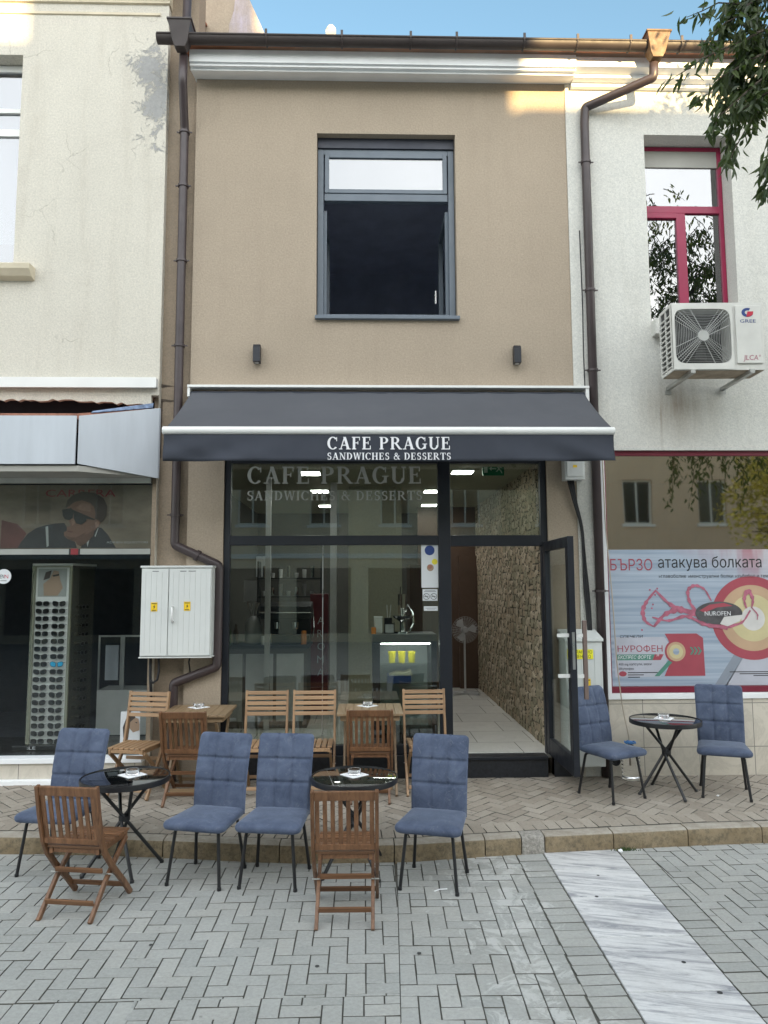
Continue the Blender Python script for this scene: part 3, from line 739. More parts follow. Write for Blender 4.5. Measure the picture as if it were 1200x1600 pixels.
# ================================================================== CAFE BUILDING
CB = thing('cafe_building', 'narrow tan rendered building with a grey window above a dark framed cafe front', 'building')
DO = (.876, 1.80)          # door opening X
FL = .36
mb = MB()
wall_holes(mb, -1.76, 2.165, .10, 7.40, [(-.487, .977, 4.77, 6.78), (-1.40, 1.86, .10, 3.32)], 0.0, .30)
mb.build('wall', 'tan_stucco', CB)
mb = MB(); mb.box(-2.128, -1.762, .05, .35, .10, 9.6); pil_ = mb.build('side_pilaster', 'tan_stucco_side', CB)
mb = MB(); mb.prism_y([(-2.075, 4.03), (-2.0, 4.045), (-1.93, 4.05), (-2.0, 4.06), (-2.075, 4.075)], .046, .049); mb.prism_y([(-2.075, 3.87), (-2.03, 3.89), (-1.97, 3.885), (-1.90, 3.90), (-1.97, 3.905), (-2.03, 3.915), (-2.075, 3.92)], .046, .049); mb.prism_y([(-2.06, 3.3), (-2.05, 3.31), (-2.045, 3.9), (-2.06, 3.9)], .046, .0485)
mb.build('plaster_crack', 'crack_dark', pil_)
# cornice: stepped mouldings
mb = MB()
prof = [(-.30, 7.52), (-.30, 7.395), (-.26, 7.39), (-.26, 7.375), (-.22, 7.37), (-.22, 7.345), (-.18, 7.335), (-.15, 7.33), (-.15, 7.30), (-.13, 7.295), (-.05, 7.285), (0.0, 7.275), (.05, 7.275), (.05, 7.52)]
prof = [(-.27, 7.505), (-.27, 7.372), (-.245, 7.376), (-.245, 7.345), (-.205, 7.350), (-.205, 7.322), (-.001, 7.372), (.05, 7.372), (.05, 7.505)]
mb.prism_x(prof, -1.78, 2.22)
mb.build('cornice', 'white_cornice', CB)
mb = MB(); mb.add([(-1.9, -.34, 7.53), (2.3, -.34, 7.53), (2.3, 3.2, 9.0), (-1.9, 3.2, 9.0), (-1.9, -.34, 7.50), (2.3, -.34, 7.50), (2.3, 3.2, 8.97), (-1.9, 3.2, 8.97)], [(0, 1, 2, 3), (7, 6, 5, 4), (0, 4, 5, 1), (1, 5, 6, 2), (2, 6, 7, 3), (3, 7, 4, 0)])
for i in range(20):
    x = -1.88 + i * .212
    mb.tube([(x, -.37, 7.545), (x, 3.2, 9.03)], .045, 8)
rf = mb.build('roof', 'roof_tile', CB)
mb = MB(); mb.box(-.475, -.345, 1.44, 1.57, 8.2, 9.12); mb.lathe([(.062, 9.12), (.062, 9.17), (.04, 9.21), (.01, 9.225)], (-.41, 1.505, 0), 16)
mb.build('chimney', 'cream_cornice', rf)
# upper window
win = MB(); WX0, WX1, WZ0, WZ1 = -.487, .977, 4.77, 6.78
frame(win, WX0 + .005, WX1 - .005, WZ0 + .01, 6.665, .062, .10, .17)
win.box(WX0 + .075, WX1 - .075, .098, .168, 6.085, 6.165)
wo = win.build('window', 'window_grey', CB, bevel=.004)
mb = MB(); mb.box(WX0 + .004, WX1 - .004, .08, .25, 6.667, WZ1 - .002); mb.build('shutter_box', 'shutter_box', wo)
mb = MB(); frame(mb, WX0 + .08, WX1 - .08, 6.168, 6.61, .045, .088, .15); mb.build('transom_sash', 'window_grey', wo, bevel=.004)
mb = MB(); mb.box(WX0 + .12, WX1 - .12, .11, .118, 6.208, 6.57); mb.build('pane', 'coated_glass', wo)
mb = MB(); mb.box(WX0 - .01, WX1 + .02, -.05, .12, WZ0 - .03, WZ0 + .008); mb.build('sill', 'window_grey', wo, bevel=.004)
# the two casements swung open into the room
mb = MB(); X = WX0 + .055
mb.box(X, X + .045, .17, .22, 4.86, 6.01); mb.box(X, X + .04, .22, .80, 4.86, 4.92); mb.box(X, X + .04, .22, .80, 5.95, 6.01); mb.box(X, X + .045, .80, .86, 4.86, 6.01)
mb.build('open_sash', 'window_grey', wo, bevel=.003); mb = MB()
X = WX1 - .10
mb.box(X, X + .045, .17, .22, 4.86, 6.01); mb.box(X, X + .04, .22, .80, 4.86, 4.92); mb.box(X, X + .04, .22, .80, 5.95, 6.01); mb.box(X - .005, X + .045, .80, .86, 4.86, 6.01)
mb.build('open_sash', 'window_grey', wo, bevel=.003)
mb = MB(); mb.box(WX1 - .15, WX1 - .132, .83, .85, 5.25, 5.4); mb.build('window_handle', 'steel', wo)
# upstairs room shell
mb = MB(); mb.box(-1.7, 2.1, 4.3, 4.4, 3.6, 7.2); mb.box(-1.76, -1.7, .3, 4.4, 3.6, 7.2); mb.box(2.1, 2.16, .3, 4.4, 3.6, 7.2); mb.box(-1.7, 2.1, .3, 4.3, 7.1, 7.2); mb.box(-1.7, 2.1, .3, 4.3, 3.95, 4.05)
mb.build('upstairs_room', 'black_room', CB)
# shopfront frame
sf = MB(); f0, f1 = .02, .10
sf.box(-1.398, -1.335, f0, f1, .37, 3.318)
sf.box(.752, .876, f0 - .004, f1 + .01, .36, 3.318)
sf.box(1.795, 1.858, f0, f1, .36, 3.318)
sf.box(-1.335, .752, f0 + .003, f1, 2.42, 2.515); sf.box(.876, 1.795, f0 + .003, f1, 2.405, 2.515)
sf.box(-1.335, .752, f0 + .003, f1, 3.25, 3.318); sf.box(.876, 1.795, f0 + .003, f1, 3.25, 3.318)
sf.box(-1.335, .752, f0 + .003, f1, .37, .46)
sfo = sf.build('shopfront_frame', 'anthracite', CB, bevel=.004)
mb = MB(); mb.box(-1.345, -.415, .055, .062, .455, 2.425); mb.build('shop_pane', 'shop_glass', CB)
mb = MB(); mb.box(-.405, .757, .055, .062, .455, 2.425); mb.build('shop_pane', 'shop_glass', CB)
mb = MB(); mb.box(-.414, -.406, .050, .066, .46, 2.42); mb.build('glass_joint', 'steel', CB)
mb = MB(); mb.box(-1.345, .757, .055, .062, 2.51, 3.26); mb.build('transom_pane', 'shop_glass', CB)
mb = MB(); mb.box(.87, 1.80, .055, .062, 2.51, 3.26); mb.build('transom_pane', 'shop_glass', CB)
# base and step
mb = MB(); mb.box(-1.40, .875, -.015, .18, .10, .368); mb.box(.877, 1.795, -.03, .3, .10, .318); mb.box(1.86, 2.10, -.012, .1, .10, .34); mb.build('plinth', 'granite_black', CB, bevel=.004)
mb = MB(); mb.box(.877, 1.794, -.05, .12, .32, .352); mb.build('threshold', 'anthracite', CB, bevel=.004)
# open door leaf, hinged right, swung outwards
DR = MB(); X0, X1 = 1.795, 1.85; y0, y1 = -.94, -.01; z0, z1 = .375, 2.44
DR.box(X0, X1, y0, y0 + .095, z0, z1); DR.box(X0, X1, y1 - .095, y1, z0, z1); DR.box(X0 + .002, X1 - .002, y0 + .095, y1 - .095, z1 - .095, z1); DR.box(X0 + .002, X1 - .002, y0 + .095, y1 - .095, z0, z0 + .16)
dro = DR.build('door', 'anthracite', CB, bevel=.004)
mb = MB(); mb.box(X0 + .022, X0 + .030, y0 + .09, y1 - .09, z0 + .155, z1 - .09); mb.build('door_glass', 'clear_glass', dro)
mb = MB(); mb.box(X0 + .016, X1 - .016, y0 - .003, y0 + .001, 1.28, 1.60); mb.build('lock_plate', 'steel', dro)
mb = MB(); mb.box(X1 + .065, X1 + .10, y0 + .02, y0 + .055, 1.02, 1.70); mb.build('pull_bar', 'handle_taupe', dro, bevel=.004)
mb = MB(); mb.box(X1 + .001, X1 + .066, y0 + .025, y0 + .05, 1.555, 1.585); mb.box(X1 + .001, X1 + .066, y0 + .025, y0 + .05, 1.205, 1.235)
mb.box(X0 - .10, X0 + .0, y0 + .04, y0 + .065, 1.555, 1.585); mb.box(X0 - .10, X0, y0 + .04, y0 + .065, 1.205, 1.235); mb.build('pull_mount', 'white_metal', dro)
# interior shell
mb = MB(); mb.box(-2.0, 2.1, .12, 6.0, .30, FL - .001); mb.build('interior_floor', 'floor_tile', CB)
mb = MB(); mb.box(-2.0, 2.1, .31, 6.0, 3.32, 3.40); mb.box(-1.40, 1.86, .12, .31, 3.325, 3.40); mb.build('ceiling', 'inner_plaster', CB)
mb = MB(); mb.box(-2.0, 2.1, 5.9, 6.0, .3, 3.32); mb.box(-2.0, -1.9, .31, 5.9, .3, 3.32); mb.build('interior_wall', 'plain_wall', CB)
mb = MB(); mb.box(-.20, .50, 2.3, 2.5, .36, 3.32); mb.build('interior_pier', 'inner_plaster', CB)
mb = MB(); mb.box(1.56, 1.86, 4.75, 4.86, .36, 2.5); mb.box(.9, 1.86, 4.86, 4.95, .36, 3.32); mb.build('back_door', 'back_door_brown', CB)
# rough stone side wall with depth
def stone_wall():
    rng = np.random.RandomState(3); ny, nz = 330, 200; Y = np.linspace(.12, 5.0, ny); Z = np.linspace(.36, 3.32, nz)
    pts = []; 
    zz = .36
    while zz < 3.4:
        rh = rng.uniform(.045, .10); yy = .0
        while yy < 5.1:
            rw = rng.uniform(.06, .24); pts.append((yy + rw / 2 + rng.uniform(-.02, .02), zz + rh / 2 + rng.uniform(-.025, .025), rng.uniform(0, 1), rng.uniform(-1, 1))); yy += rw
        zz += rh
    pts = np.array(pts); GY, GZ = np.meshgrid(Y, Z, indexing='ij')
    d1 = np.full(GY.shape, 9.); d2 = np.full(GY.shape, 9.); idx = np.zeros(GY.shape, int)
    for i, p in enumerate(pts):
        dx = np.abs(GY - p[0]) * .75; dz = np.abs(GZ - p[1]) * 1.35; d = (dx ** 3 + dz ** 3) ** (1 / 3)
        m1 = d < d1; d2 = np.where(m1, d1, np.minimum(d2, d)); idx = np.where(m1, i, idx); d1 = np.where(m1, d, d1)
    e = np.clip((d2 - d1) / .02, 0, 1); h = (.007 + .015 * pts[idx, 2]) * e ** .5 + rng.uniform(0, .004, GY.shape)
    vs = [(1.875 - h[i, j], Y[i], Z[j]) for i in range(ny) for j in range(nz)]
    mb = MB()
    b = len(mb.v); mb.v += vs
    for i in range(ny - 1):
        for j in range(nz - 1):
            mb.f.append((i * nz + j, (i + 1) * nz + j, (i + 1) * nz + j + 1, i * nz + j + 1))
            mb.m.append(0 if e[i, j] < .35 else 1 + int(pts[idx[i, j], 2] * 2.99))
    mb.box(1.876, 2.1, .12, 5.0, .3, 3.32, 0)
    return mb
mat('stone_mortar', (0.07, 0.06, 0.042), 0.95, fine=90, bmp=.5)
mat('stone_a', (0.308, 0.243, 0.162), 0.9, var=.3, vs=14, bmp=.6, bd=.006); mat('stone_b', (0.243, 0.211, 0.138), 0.9, var=.3, vs=14, bmp=.6, bd=.006); mat('stone_c', (0.373, 0.308, 0.219), 0.9, var=.3, vs=14, bmp=.6, bd=.006)
stone_wall().build('stone_wall', ['stone_mortar', 'stone_a', 'stone_b', 'stone_c'], CB, smooth='all')

# ------------------------------------------------------------------ gutters and downpipes
GUT = thing('roof_gutter', 'dark brown half-round gutter running under the roof edge of the cafe', 'gutter')
def halfpipe(mb, xa, xb, y, z, r, th=.006, n=12):
    po = [(y + r * math.cos(a), z + r * 1.0 * math.sin(a)) for a in [PI + PI * i / n for i in range(n + 1)]]
    pi_ = [(y + (r - th) * math.cos(a), z + (r - th) * math.sin(a)) for a in [2 * PI - PI * i / n for i in range(n + 1)]]
    mb.prism_x(po + pi_, xa, xb)
GY, GZ_, GR = -.38, 7.54, .064
mb = MB(); halfpipe(mb, -2.07, 5.4, GY, GZ_, GR); mb.tube([(-2.07, GY - GR, GZ_ + .002), (5.4, GY - GR, GZ_ + .002)], .011, 8); mb.prism_x([(GY + GR * math.cos(a), GZ_ + GR * math.sin(a)) for a in [PI + PI * i / 12 for i in range(13)]], -2.078, -2.071)
mb.build('gutter_channel', 'gutter_brown', GUT, smooth=True)
for px in (419, 535, 641, 712, 817, 900, 983, 1063, 1125):
    x = .216 + (px - 600) * .00658; mb = MB()
    mb.tube([(x, GY + (GR + .004) * math.cos(a), GZ_ + (GR + .004) * math.sin(a)) for a in [PI + PI * i / 10 for i in range(11)]], .009, 6)
    mb.box(x - .012, x + .012, GY - GR - .014, GY - GR + .002, GZ_ - .01, GZ_ + .055); mb.box(x - .01, x + .01, GY + GR, GY + GR + .012, GZ_ - .01, GZ_ + .02)
    mb.build('gutter_bracket', 'gutter_brown', GUT)
def smooth_path(pts, rad=.06, n=5):
    pts = [Vector(p) for p in pts]; out = [pts[0]]
    for a, b, c in zip(pts, pts[1:], pts[2:]):
        da, dc = (a - b), (c - b); r = min(rad, da.length * .45, dc.length * .45); p0, p1 = b + da.normalized() * r, b + dc.normalized() * r
        for i in range(n + 1):
            t = i / n; out.append(p0 * (1 - t) ** 2 + b * 2 * t * (1 - t) + p1 * t * t)
    out.append(pts[-1]); return out
def hopper(mb, x, y, zt, zb, wt, wb):
    vs = []
    for z, ww, dd in ((zt, wt, .11), (zt - .02, wt, .11), (zt - .02, wt - .02, .10), (zb, wb, .06), (zb - .05, .1, .05)):
        vs += [(x - ww / 2, y - dd, z), (x + ww / 2, y - dd, z), (x + ww / 2, y + dd, z), (x - ww / 2, y + dd, z)]
    fs = [(0, 1, 2, 3)]
    for i in range(4):
        for k in range(4): fs.append((4 * i + k, 4 * i + (k + 1) % 4, 4 * i + 4 + (k + 1) % 4, 4 * i + 4 + k))
    fs.append((16, 19, 18, 17)); mb.add(vs, fs)
def clamp(mb, x, y, z, r):
    mb.lathe([(r, z - .012), (r + .005, z - .012), (r + .005, z + .012), (r, z + .012)], (x, y, 0), 16); mb.box(x - r - .03, x - r, y - .008, y + .004, z - .006, z + .006); mb.box(x + r, x + r + .03, y - .008, y + .004, z - .006, z + .006); mb.box(x - .008, x + .008, y + r, y + r + .05, z - .008, z + .008)
PL = thing('downpipe', 'brown downpipe left of the cafe that zigzags around the twin-door meter cabinet', 'drainpipe')
mb = MB(); mb.tube(smooth_path([(-1.83, -.30, 7.42), (-1.84, -.27, 7.15), (-1.87, -.03, 6.78), (-1.87, -.03, 2.42), (-1.43, -.03, 2.22), (-1.43, -.05, 1.235), (-1.845, -.05, 1.08), (-1.845, -.05, .16)], .035), .044, 16)
mb.build('pipe', 'pipe_brown', PL, smooth='all')
mb = MB(); hopper(mb, -1.835, -.385, 7.68, 7.46, .25, .15); mb.build('hopper', 'gutter_brown', PL, bevel=.004)
for z in (6.75, 6.16, 5.35, 4.45, 3.55, 2.72): mb = MB(); clamp(mb, -1.87, -.03, z, .05); mb.build('pipe_clamp', 'pipe_brown', PL)
mb = MB(); mb.tube([(-1.66, -.03, 2.325), (-1.63, -.03, 2.31)], .056, 16); mb.build('pipe_clamp', 'pipe_brown', PL)
PU = thing('upper_downpipe', 'brown pipe coming down the taller wall into the left hopper', 'drainpipe')
mb = MB(); mb.tube([(-1.86, -.03, 9.6), (-1.86, -.10, 7.85), (-1.845, -.33, 7.70), (-1.84, -.36, 7.6)], .045, 14); mb.build('pipe', 'pipe_brown', PU, smooth='all')
PR = thing('downpipe', 'brown downpipe between the cafe and the pharmacy, slanting from its high hopper', 'drainpipe')
mb = MB(); mb.tube(smooth_path([(3.0, -.36, 7.36), (3.0, -.33, 7.22), (2.36, -.07, 7.06), (2.352, -.06, 6.9), (2.352, -.06, .16)], .025), .045, 16); mb.build('pipe', 'pipe_brown', PR, smooth='all')
mb = MB(); hopper(mb, 3.01, -.395, 7.625, 7.42, .26, .15); mb.build('hopper', 'copper_brown', PR, bevel=.004)
for z in (6.45, 5.05, 4.2, 1.95): mb = MB(); clamp(mb, 2.352, -.06, z, .05); mb.build('pipe_clamp', 'pipe_brown', PR)

# ------------------------------------------------------------------ awning
AW = thing('awning', 'dark grey fabric awning with white front bar and a lettered valance over the cafe', 'awning')
mb = MB(); mb.box(-1.76, 2.29, -.13, -.002, 3.995, 4.02); mb.box(-1.76, -1.735, -.12, -.002, 3.90, 3.995); mb.box(2.255, 2.29, -.12, -.002, 3.86, 3.995); mb.build('wall_rail', 'white_metal', AW, bevel=.003)
mb = MB(); mb.tube([(-1.73, -.07, 3.93), (2.25, -.07, 3.93)], .038, 14); mb.build('roller', 'valance_fabric', AW, smooth=True)
mb = MB(); NX, NY = 200, 16; rows = []
for i in range(NX + 1):
    for j in range(NY + 1):
        u, v = i / NX, j / NY; x = (-1.72 + v * -.04) + (3.96 + v * .06) * u
        sag = -.02 * math.sin(PI * v) + .004 * math.sin(u * 26) * v * (1 - v) * 2
        seam = .005 * math.exp(-(min(abs(u - k / 4) for k in range(1, 4)) / .006) ** 2) + .003 * math.sin(u * 61 + v * 4) * math.exp(-v * 5) + .004 * math.sin(u * 9.3 + 1) * v * (1 - v) * 4
        rows.append((x, -.075 - .825 * v, 3.965 - .565 * v + sag + seam))
fs = [(i * (NY + 1) + j, (i + 1) * (NY + 1) + j, (i + 1) * (NY + 1) + j + 1, i * (NY + 1) + j + 1) for i in range(NX) for j in range(NY)]
mb.add(rows, fs); cano = mb.build('canopy', 'awning_fabric', AW, smooth='all')
so = cano.modifiers.new('t', 'SOLIDIFY'); so.thickness = .002
mb = MB(); mb.lathe([(.03, -1.775), (.036, -1.77), (.036, 2.25), (.03, 2.255)], (0, -.92, 3.385), 20, 'x'); mb.build('front_bar', 'white_metal', AW, smooth=True)
def val_y(x, z):
    k = (3.36 - z) * 4; e = max(0, abs(x - .23) - .75)
    return -.925 + .014 * math.sin(x * 2.3 + .5) * k + .022 * math.sin((x + (z - 3.2) * math.copysign(2.2, x - .2)) * 8.5) * e * k + .006 * math.sin(x * 17 + 30 * (z - 3.1)) * e * k
mb = MB(); NX, NZ = 120, 8
mb.add([(-1.765 + 4.01 * i / NX, val_y(-1.765 + 4.01 * i / NX, 3.355 - .245 * j / NZ), 3.355 - .245 * j / NZ) for i in range(NX + 1) for j in range(NZ + 1)],
       [(i * (NZ + 1) + j, (i + 1) * (NZ + 1) + j, (i + 1) * (NZ + 1) + j + 1, i * (NZ + 1) + j + 1) for i in range(NX) for j in range(NZ)])
val = mb.build('valance', 'valance_fabric', AW, smooth='all'); so = val.modifiers.new('t', 'SOLIDIFY'); so.thickness = .002; so.offset = 1
mb = MB(); serif_text(mb, 'CAFE PRAGUE', -.322, .778, 3.212, .112, -.944); serif_text(mb, 'SANDWICHES & DESSERTS', -.322, .778, 3.120, .062, -.944)
mb.build('lettering', 'letter_white', val)
for x in (-1.3, 1.75):
    mb = MB(); mb.bar((x, -.06, 3.90), (x + (.35 if x < 0 else -.35), -.5, 3.62), .03, .04); mb.bar((x + (.35 if x < 0 else -.35), -.5, 3.62), (x, -.90, 3.38), .03, .035); mb.build('folding_arm', 'anthracite', AW)

# wall lamps
def wall_lamp(x, label):
    t = thing('wall_lamp', label, 'lamp', (x, 0, 4.27), group='wall lamps above the awning')
    mb = MB(); mb.prism_x([(-.10, .0), (-.10, .155), (-.075, .185), (-.012, .185), (-.012, .0)], -.036, .036); mb.build('lamp_body', 'anthracite', t, bevel=.003)
    mb = MB(); mb.lathe([(.022, -.004), (.022, .001)], (0, -.055, 0), 14); mb.build('lamp_lens', 'fan_grey', t)
    mb = MB(); mb.box(-.03, .03, -.012, -.001, .04, .14); mb.build('wall_plate', 'anthracite', t)
wall_lamp(-1.08, 'anthracite wall lamp on the tan wall, the one nearer the left downpipe')
wall_lamp(1.575, 'anthracite wall lamp on the tan wall, the one nearer the right downpipe')

# window lettering on glass
mb = MB(); serif_text(mb, 'CAFE PRAGUE', -1.18, .60, 3.045, .175, .052, .0005); serif_text(mb, 'SANDWICHES & DESSERTS', -1.18, .60, 2.875, .095, .052, .0005)
tag(mb.build('window_lettering', 'letter_frost'), 'grey frosted lettering on the glass just below the awning', 'lettering')
# poster & stickers on shop glass
P1 = thing('menu_poster', 'white poster with a blue circle stuck inside the cafe glass beside the door', 'poster', (.665, .050, 1.99))
mb = MB(); mb.box(-.085, .085, -.001, .001, 0, .43); mb.build('sheet', 'white_paper', P1)
mb = MB(); mb.lathe([(.05, -.0025), (.05, -.0012)], (0, 0, .375), 28, 'y'); mb.build('blue_circle', 'ink_blue', P1)
mb = MB(); mb.lathe([(.035, -.0022), (.035, -.0012)], (.005, 0, .20), 20, 'y', 0); mb.lathe([(.03, -.0028), (.03, -.0012)], (.05, 0, .26), 12, 'y', 1); mb.lathe([(.022, -.003), (.022, -.0012)], (.0, 0, .21), 12, 'y', 2); mb.build('food_picture', ['skin_light', 'juice_yellow', 'old_brick'], P1)
P2 = thing('no_smoking_sticker', 'white sticker with two no-smoking circles on the cafe glass', 'sticker', (.665, .050, 1.86))
mb = MB(); mb.box(-.075, .075, -.001, .001, 0, .115); mb.build('sheet', 'white_paper', P2)
mb = MB()
for x in (-.037, .037):
    mb.tube([(x + .03 * math.cos(a), -.0025, .042 + .03 * math.sin(a)) for a in [2 * PI * i / 24 for i in range(24)]], .003, 5, closed=True); mb.bar((x - .02, -.0025, .062), (x + .02, -.0025, .022), .001, .005, (0, 1, 0)); mb.box(x - .02, x + .018, -.002, -.0012, .038, .046)
mb.box(-.06, .06, -.002, -.0012, .09, .095); mb.box(-.05, .05, -.002, -.0012, .1, .104); mb.build('symbols', 'ink_grey', P2)
P3 = thing('small_label', 'narrow white label below the no-smoking sticker on the glass', 'label', (.672, .050, 1.76))
mb = MB(); mb.box(-.07, .07, -.001, .001, 0, .045); mb.build('sheet', 'white_paper', P3)
mb = MB(); mb.box(-.055, .055, -.002, -.0012, .025, .029); mb.box(-.04, .04, -.002, -.0012, .014, .017); mb.build('print', 'ink_grey', P3)

# exit sign
t = thing('exit_sign', 'green emergency exit sign with arrow and running figure behind the door transom', 'sign', (1.44, .7, 3.225))
mb = MB(); mb.box(-.12, .12, -.012, .012, 0, .15); mb.box(-.1, -.09, -.005, .005, .15, .2); mb.box(.09, .1, -.005, .005, .15, .2); mb.build('panel', 'exit_green', t)
mb = MB(); mb.box(-.105, -.065, -.015, -.0125, .03, .12); mb.box(-.03, .03, -.015, -.0125, .07, .08); mb.prism_y([(-.045, .075), (-.02, .10), (-.02, .05)], -.015, -.0125)
for a, b in (((.07, .115), (.06, .075)), ((.06, .075), (.045, .05)), ((.045, .05), (.03, .045)), ((.06, .075), (.085, .05)), ((.085, .05), (.095, .025)), ((.066, .105), (.045, .09)), ((.068, .105), (.09, .085))): mb.bar((a[0], -.0138, a[1]), (b[0], -.0138, b[1]), .002, .01, (0, 1, 0))
mb.lathe([(.01, -.015), (.01, -.0125)], (.073, 0, .128), 12, 'y'); mb.build('pictogram', 'exit_white', t)
# ceiling lights
for x, y, w_l in ((-.62, 1.04, .3), (-.6, 2.65, .3), (-.6, 4.5, .3), (.15, 5.3, .3), (1.05, 4.4, .3), (.95, 2.66, .3), (1.13, .95, .3)):
    wh = {(-.62, 1.04): 'nearest the glass on the left', (-.6, 2.65): 'second in the left row', (-.6, 4.5): 'third in the left row', (.15, 5.3): 'single one at the far end of the room', (1.05, 4.4): 'farthest in the right row', (.95, 2.66): 'middle one in the right row', (1.13, .95): 'above the entrance'}[(x, y)]
    w = .25
    t = thing('ceiling_light', 'lit white ceiling panel in the cafe, ' + wh, 'ceiling light', (x, y, 3.30), group='ceiling panels of the cafe')
    mb = MB(); mb.box(-w / 2, w / 2, -w / 2, w / 2, .0, .018); mb.build('housing', 'white_metal', t)
    mb = MB(); mb.box(-w / 2 + .012, w / 2 - .012, -w / 2 + .012, w / 2 - .012, -.006, -.001); mb.build('diffuser', 'led_panel', t)

# pedestal fan
t = thing('pedestal_fan', 'grey pedestal fan standing at the back of the cafe floor', 'fan', (1.55, 4.1, FL))
mb = MB(); mb.bar((-.2, -.12, .02), (.2, .12, .02), .05, .03, (0, 1, 0)); mb.bar((-.2, .12, .02), (.2, -.12, .02), .05, .03, (0, 1, 0)); mb.lathe([(.04, .02), (.03, .06)], n=14); mb.build('base', 'fan_grey', t)
mb = MB(); mb.tube([(0, 0, .05), (0, 0, .9)], .015, 8); mb.build('pole', 'fan_grey', t)
mb = MB()
for r in np.linspace(.03, .2, 9): mb.tube([(r * math.cos(a), -.12 + .25 * r * r * 4, .98 + r * math.sin(a)) for a in [2 * PI * i / 36 for i in range(36)]], .002, 4, closed=True)
for k in range(28): a = 2 * PI * k / 28; mb.tube([(.03 * math.cos(a), -.12, .98 + .03 * math.sin(a)), (.2 * math.cos(a), -.08, .98 + .2 * math.sin(a)), (.2 * math.cos(a), -.04, .98 + .2 * math.sin(a)), (.03 * math.cos(a), -.0, .98 + .03 * math.sin(a))], .0015, 3)
mb.build('guard', 'fan_grey', t)
mb = MB()
for k in range(3):
    a = 2 * PI * k / 3; mb.prism_y([(.02 * math.cos(a), .98 + .02 * math.sin(a)), (.17 * math.cos(a - .3), .98 + .17 * math.sin(a - .3)), (.18 * math.cos(a + .2), .98 + .18 * math.sin(a + .2)), (.15 * math.cos(a + .6), .98 + .15 * math.sin(a + .6))], -.07, -.06)
mb.lathe([(.04, -.13), (.04, -.11), (.045, -.05), (.05, .08), (.03, .1)], (0, 0, .98), 16, 'y'); mb.build('blades', 'fan_grey', t)
# display fridge
t = thing('display_fridge', 'low black display fridge with lit glass front standing inside the cafe window', 'fridge', (.43, .50, FL))
mb = MB(); mb.box(-.34, .34, .0, .5, 1.05, 1.14); mb.box(-.34, -.26, 0, .5, 0, 1.05); mb.box(.28, .34, 0, .5, 0, 1.05); mb.box(-.26, .28, .45, .5, .1, 1.05); mb.box(-.26, .28, 0, .45, 0, .12); mb.build('cabinet', 'granite_black', t, bevel=.004)
mb = MB()
for z in (.83, .62, .38): mb.box(-.258, .278, .03, .44, z, z + .008)
mb.build('shelf', 'clear_glass', t)
mb = MB(); mb.box(-.255, .275, .43, .447, .125, 1.045); mb.build('back_panel', 'fascia_white', t)
mb = MB(); mb.box(-.25, .27, .02, .04, 1.035, 1.045); mb.build('lamp_strip', 'led_panel', t)
mb = MB(); mb.box(-.262, .282, -.008, -.001, .1, 1.06); mb.build('front_glass', 'clear_glass', t)
for k, x in enumerate((.30, .405, .51)):
    mb = MB(); mb.lathe([(.032, 0), (.042, .11), (.044, .115)], (x - .0, .62, FL + .8385), 18)
    o = mb.build('juice_cup', 'juice_yellow'); tag(o, 'yellow juice cup on the top shelf of the fridge, ' + ['left', 'middle', 'right'][k] + ' one of three', 'cup', 'juice cups in the fridge')
mb = MB(); mb.box(.25, .50, .58, .85, FL + .6285, FL + .70, 0); mb.prism_y([(.27, FL + .7), (.35, FL + .735), (.43, FL + .73), (.50, FL + .755), (.52, FL + .7)], .6, .8, 1)
tag(mb.build('cake_tray', ['ink_blue', 'cream_cornice']), 'dark tray with pale cake slices on the middle fridge shelf', 'tray')
# on top of fridge
ft = FL + 1.1405
t = thing('citrus_press', 'chrome citrus press with tall glass tube on top of the fridge', 'juicer', (.42, .7, ft))
mb = MB(); mb.lathe([(.09, 0), (.09, .02), (.03, .03), (.03, .12), (.1, .17), (.11, .19), (.02, .2), (.018, .2), (.018, .27)], n=24); mb.tube([(.0, 0, .2), (.06, 0, .3), (.11, 0, .22), (.12, 0, .1), (.07, -.02, .02)], .012, 8); mb.build('body', 'chrome', t, smooth=True)
mb = MB(); mb.lathe([(.05, .19), (.05, .42), (.046, .42)], n=20); mb.build('tube', 'cast_glass', t, smooth=True)
mb = MB(); mb.bar((-.03, 0, .3), (-.02, 0, .5), .01, .015); mb.build('lever', 'black_metal', t)
t = thing('cup_stack', 'grey lidded tub at the left end of the fridge top', 'tub', (.18, .68, ft)); mb = MB(); mb.box(-.07, .02, -.08, .08, 0, .17); mb.build('tub', 'rack_grey', t, bevel=.015)
mb = MB(); mb.box(-.072, .022, -.082, .082, .171, .18); mb.build('lid', 'white_plastic', t)
t = thing('napkin_holder', 'dark wire holder with white napkins on the fridge top', 'holder', (.275, .66, ft)); mb = MB(); mb.box(-.055, .055, -.05, .05, 0, .008); mb.box(-.055, -.05, -.05, .05, .008, .12); mb.box(.05, .055, -.05, .05, .008, .12); mb.box(-.05, .05, -.05, -.045, .1, .11); mb.build('holder', 'black_metal', t)
mb = MB(); mb.box(-.045, .045, -.04, .04, .009, .10); mb.build('napkins', 'fan_grey', t)
t = thing('plant_pot', 'little dark jar of straws behind the napkin holder', 'jar', (.27, .84, ft)); mb = MB(); mb.lathe([(.04, 0), (.045, .16), (.04, .16)], n=16); mb.build('jar', 'black_metal', t, smooth=True)
mb = MB(); [mb.tube([(0, 0, .02), (.03 * math.cos(k * 2.1), .03 * math.sin(k * 2.1), .3)], .004, 5) for k in range(5)]; mb.build('straws', 'white_plastic', t)
tag(MB().box(.08, .13, .55, .62, ft, ft + .07).build('orange_box', 'orange_box', bevel=.003), 'small orange carton at the corner of the fridge', 'carton')
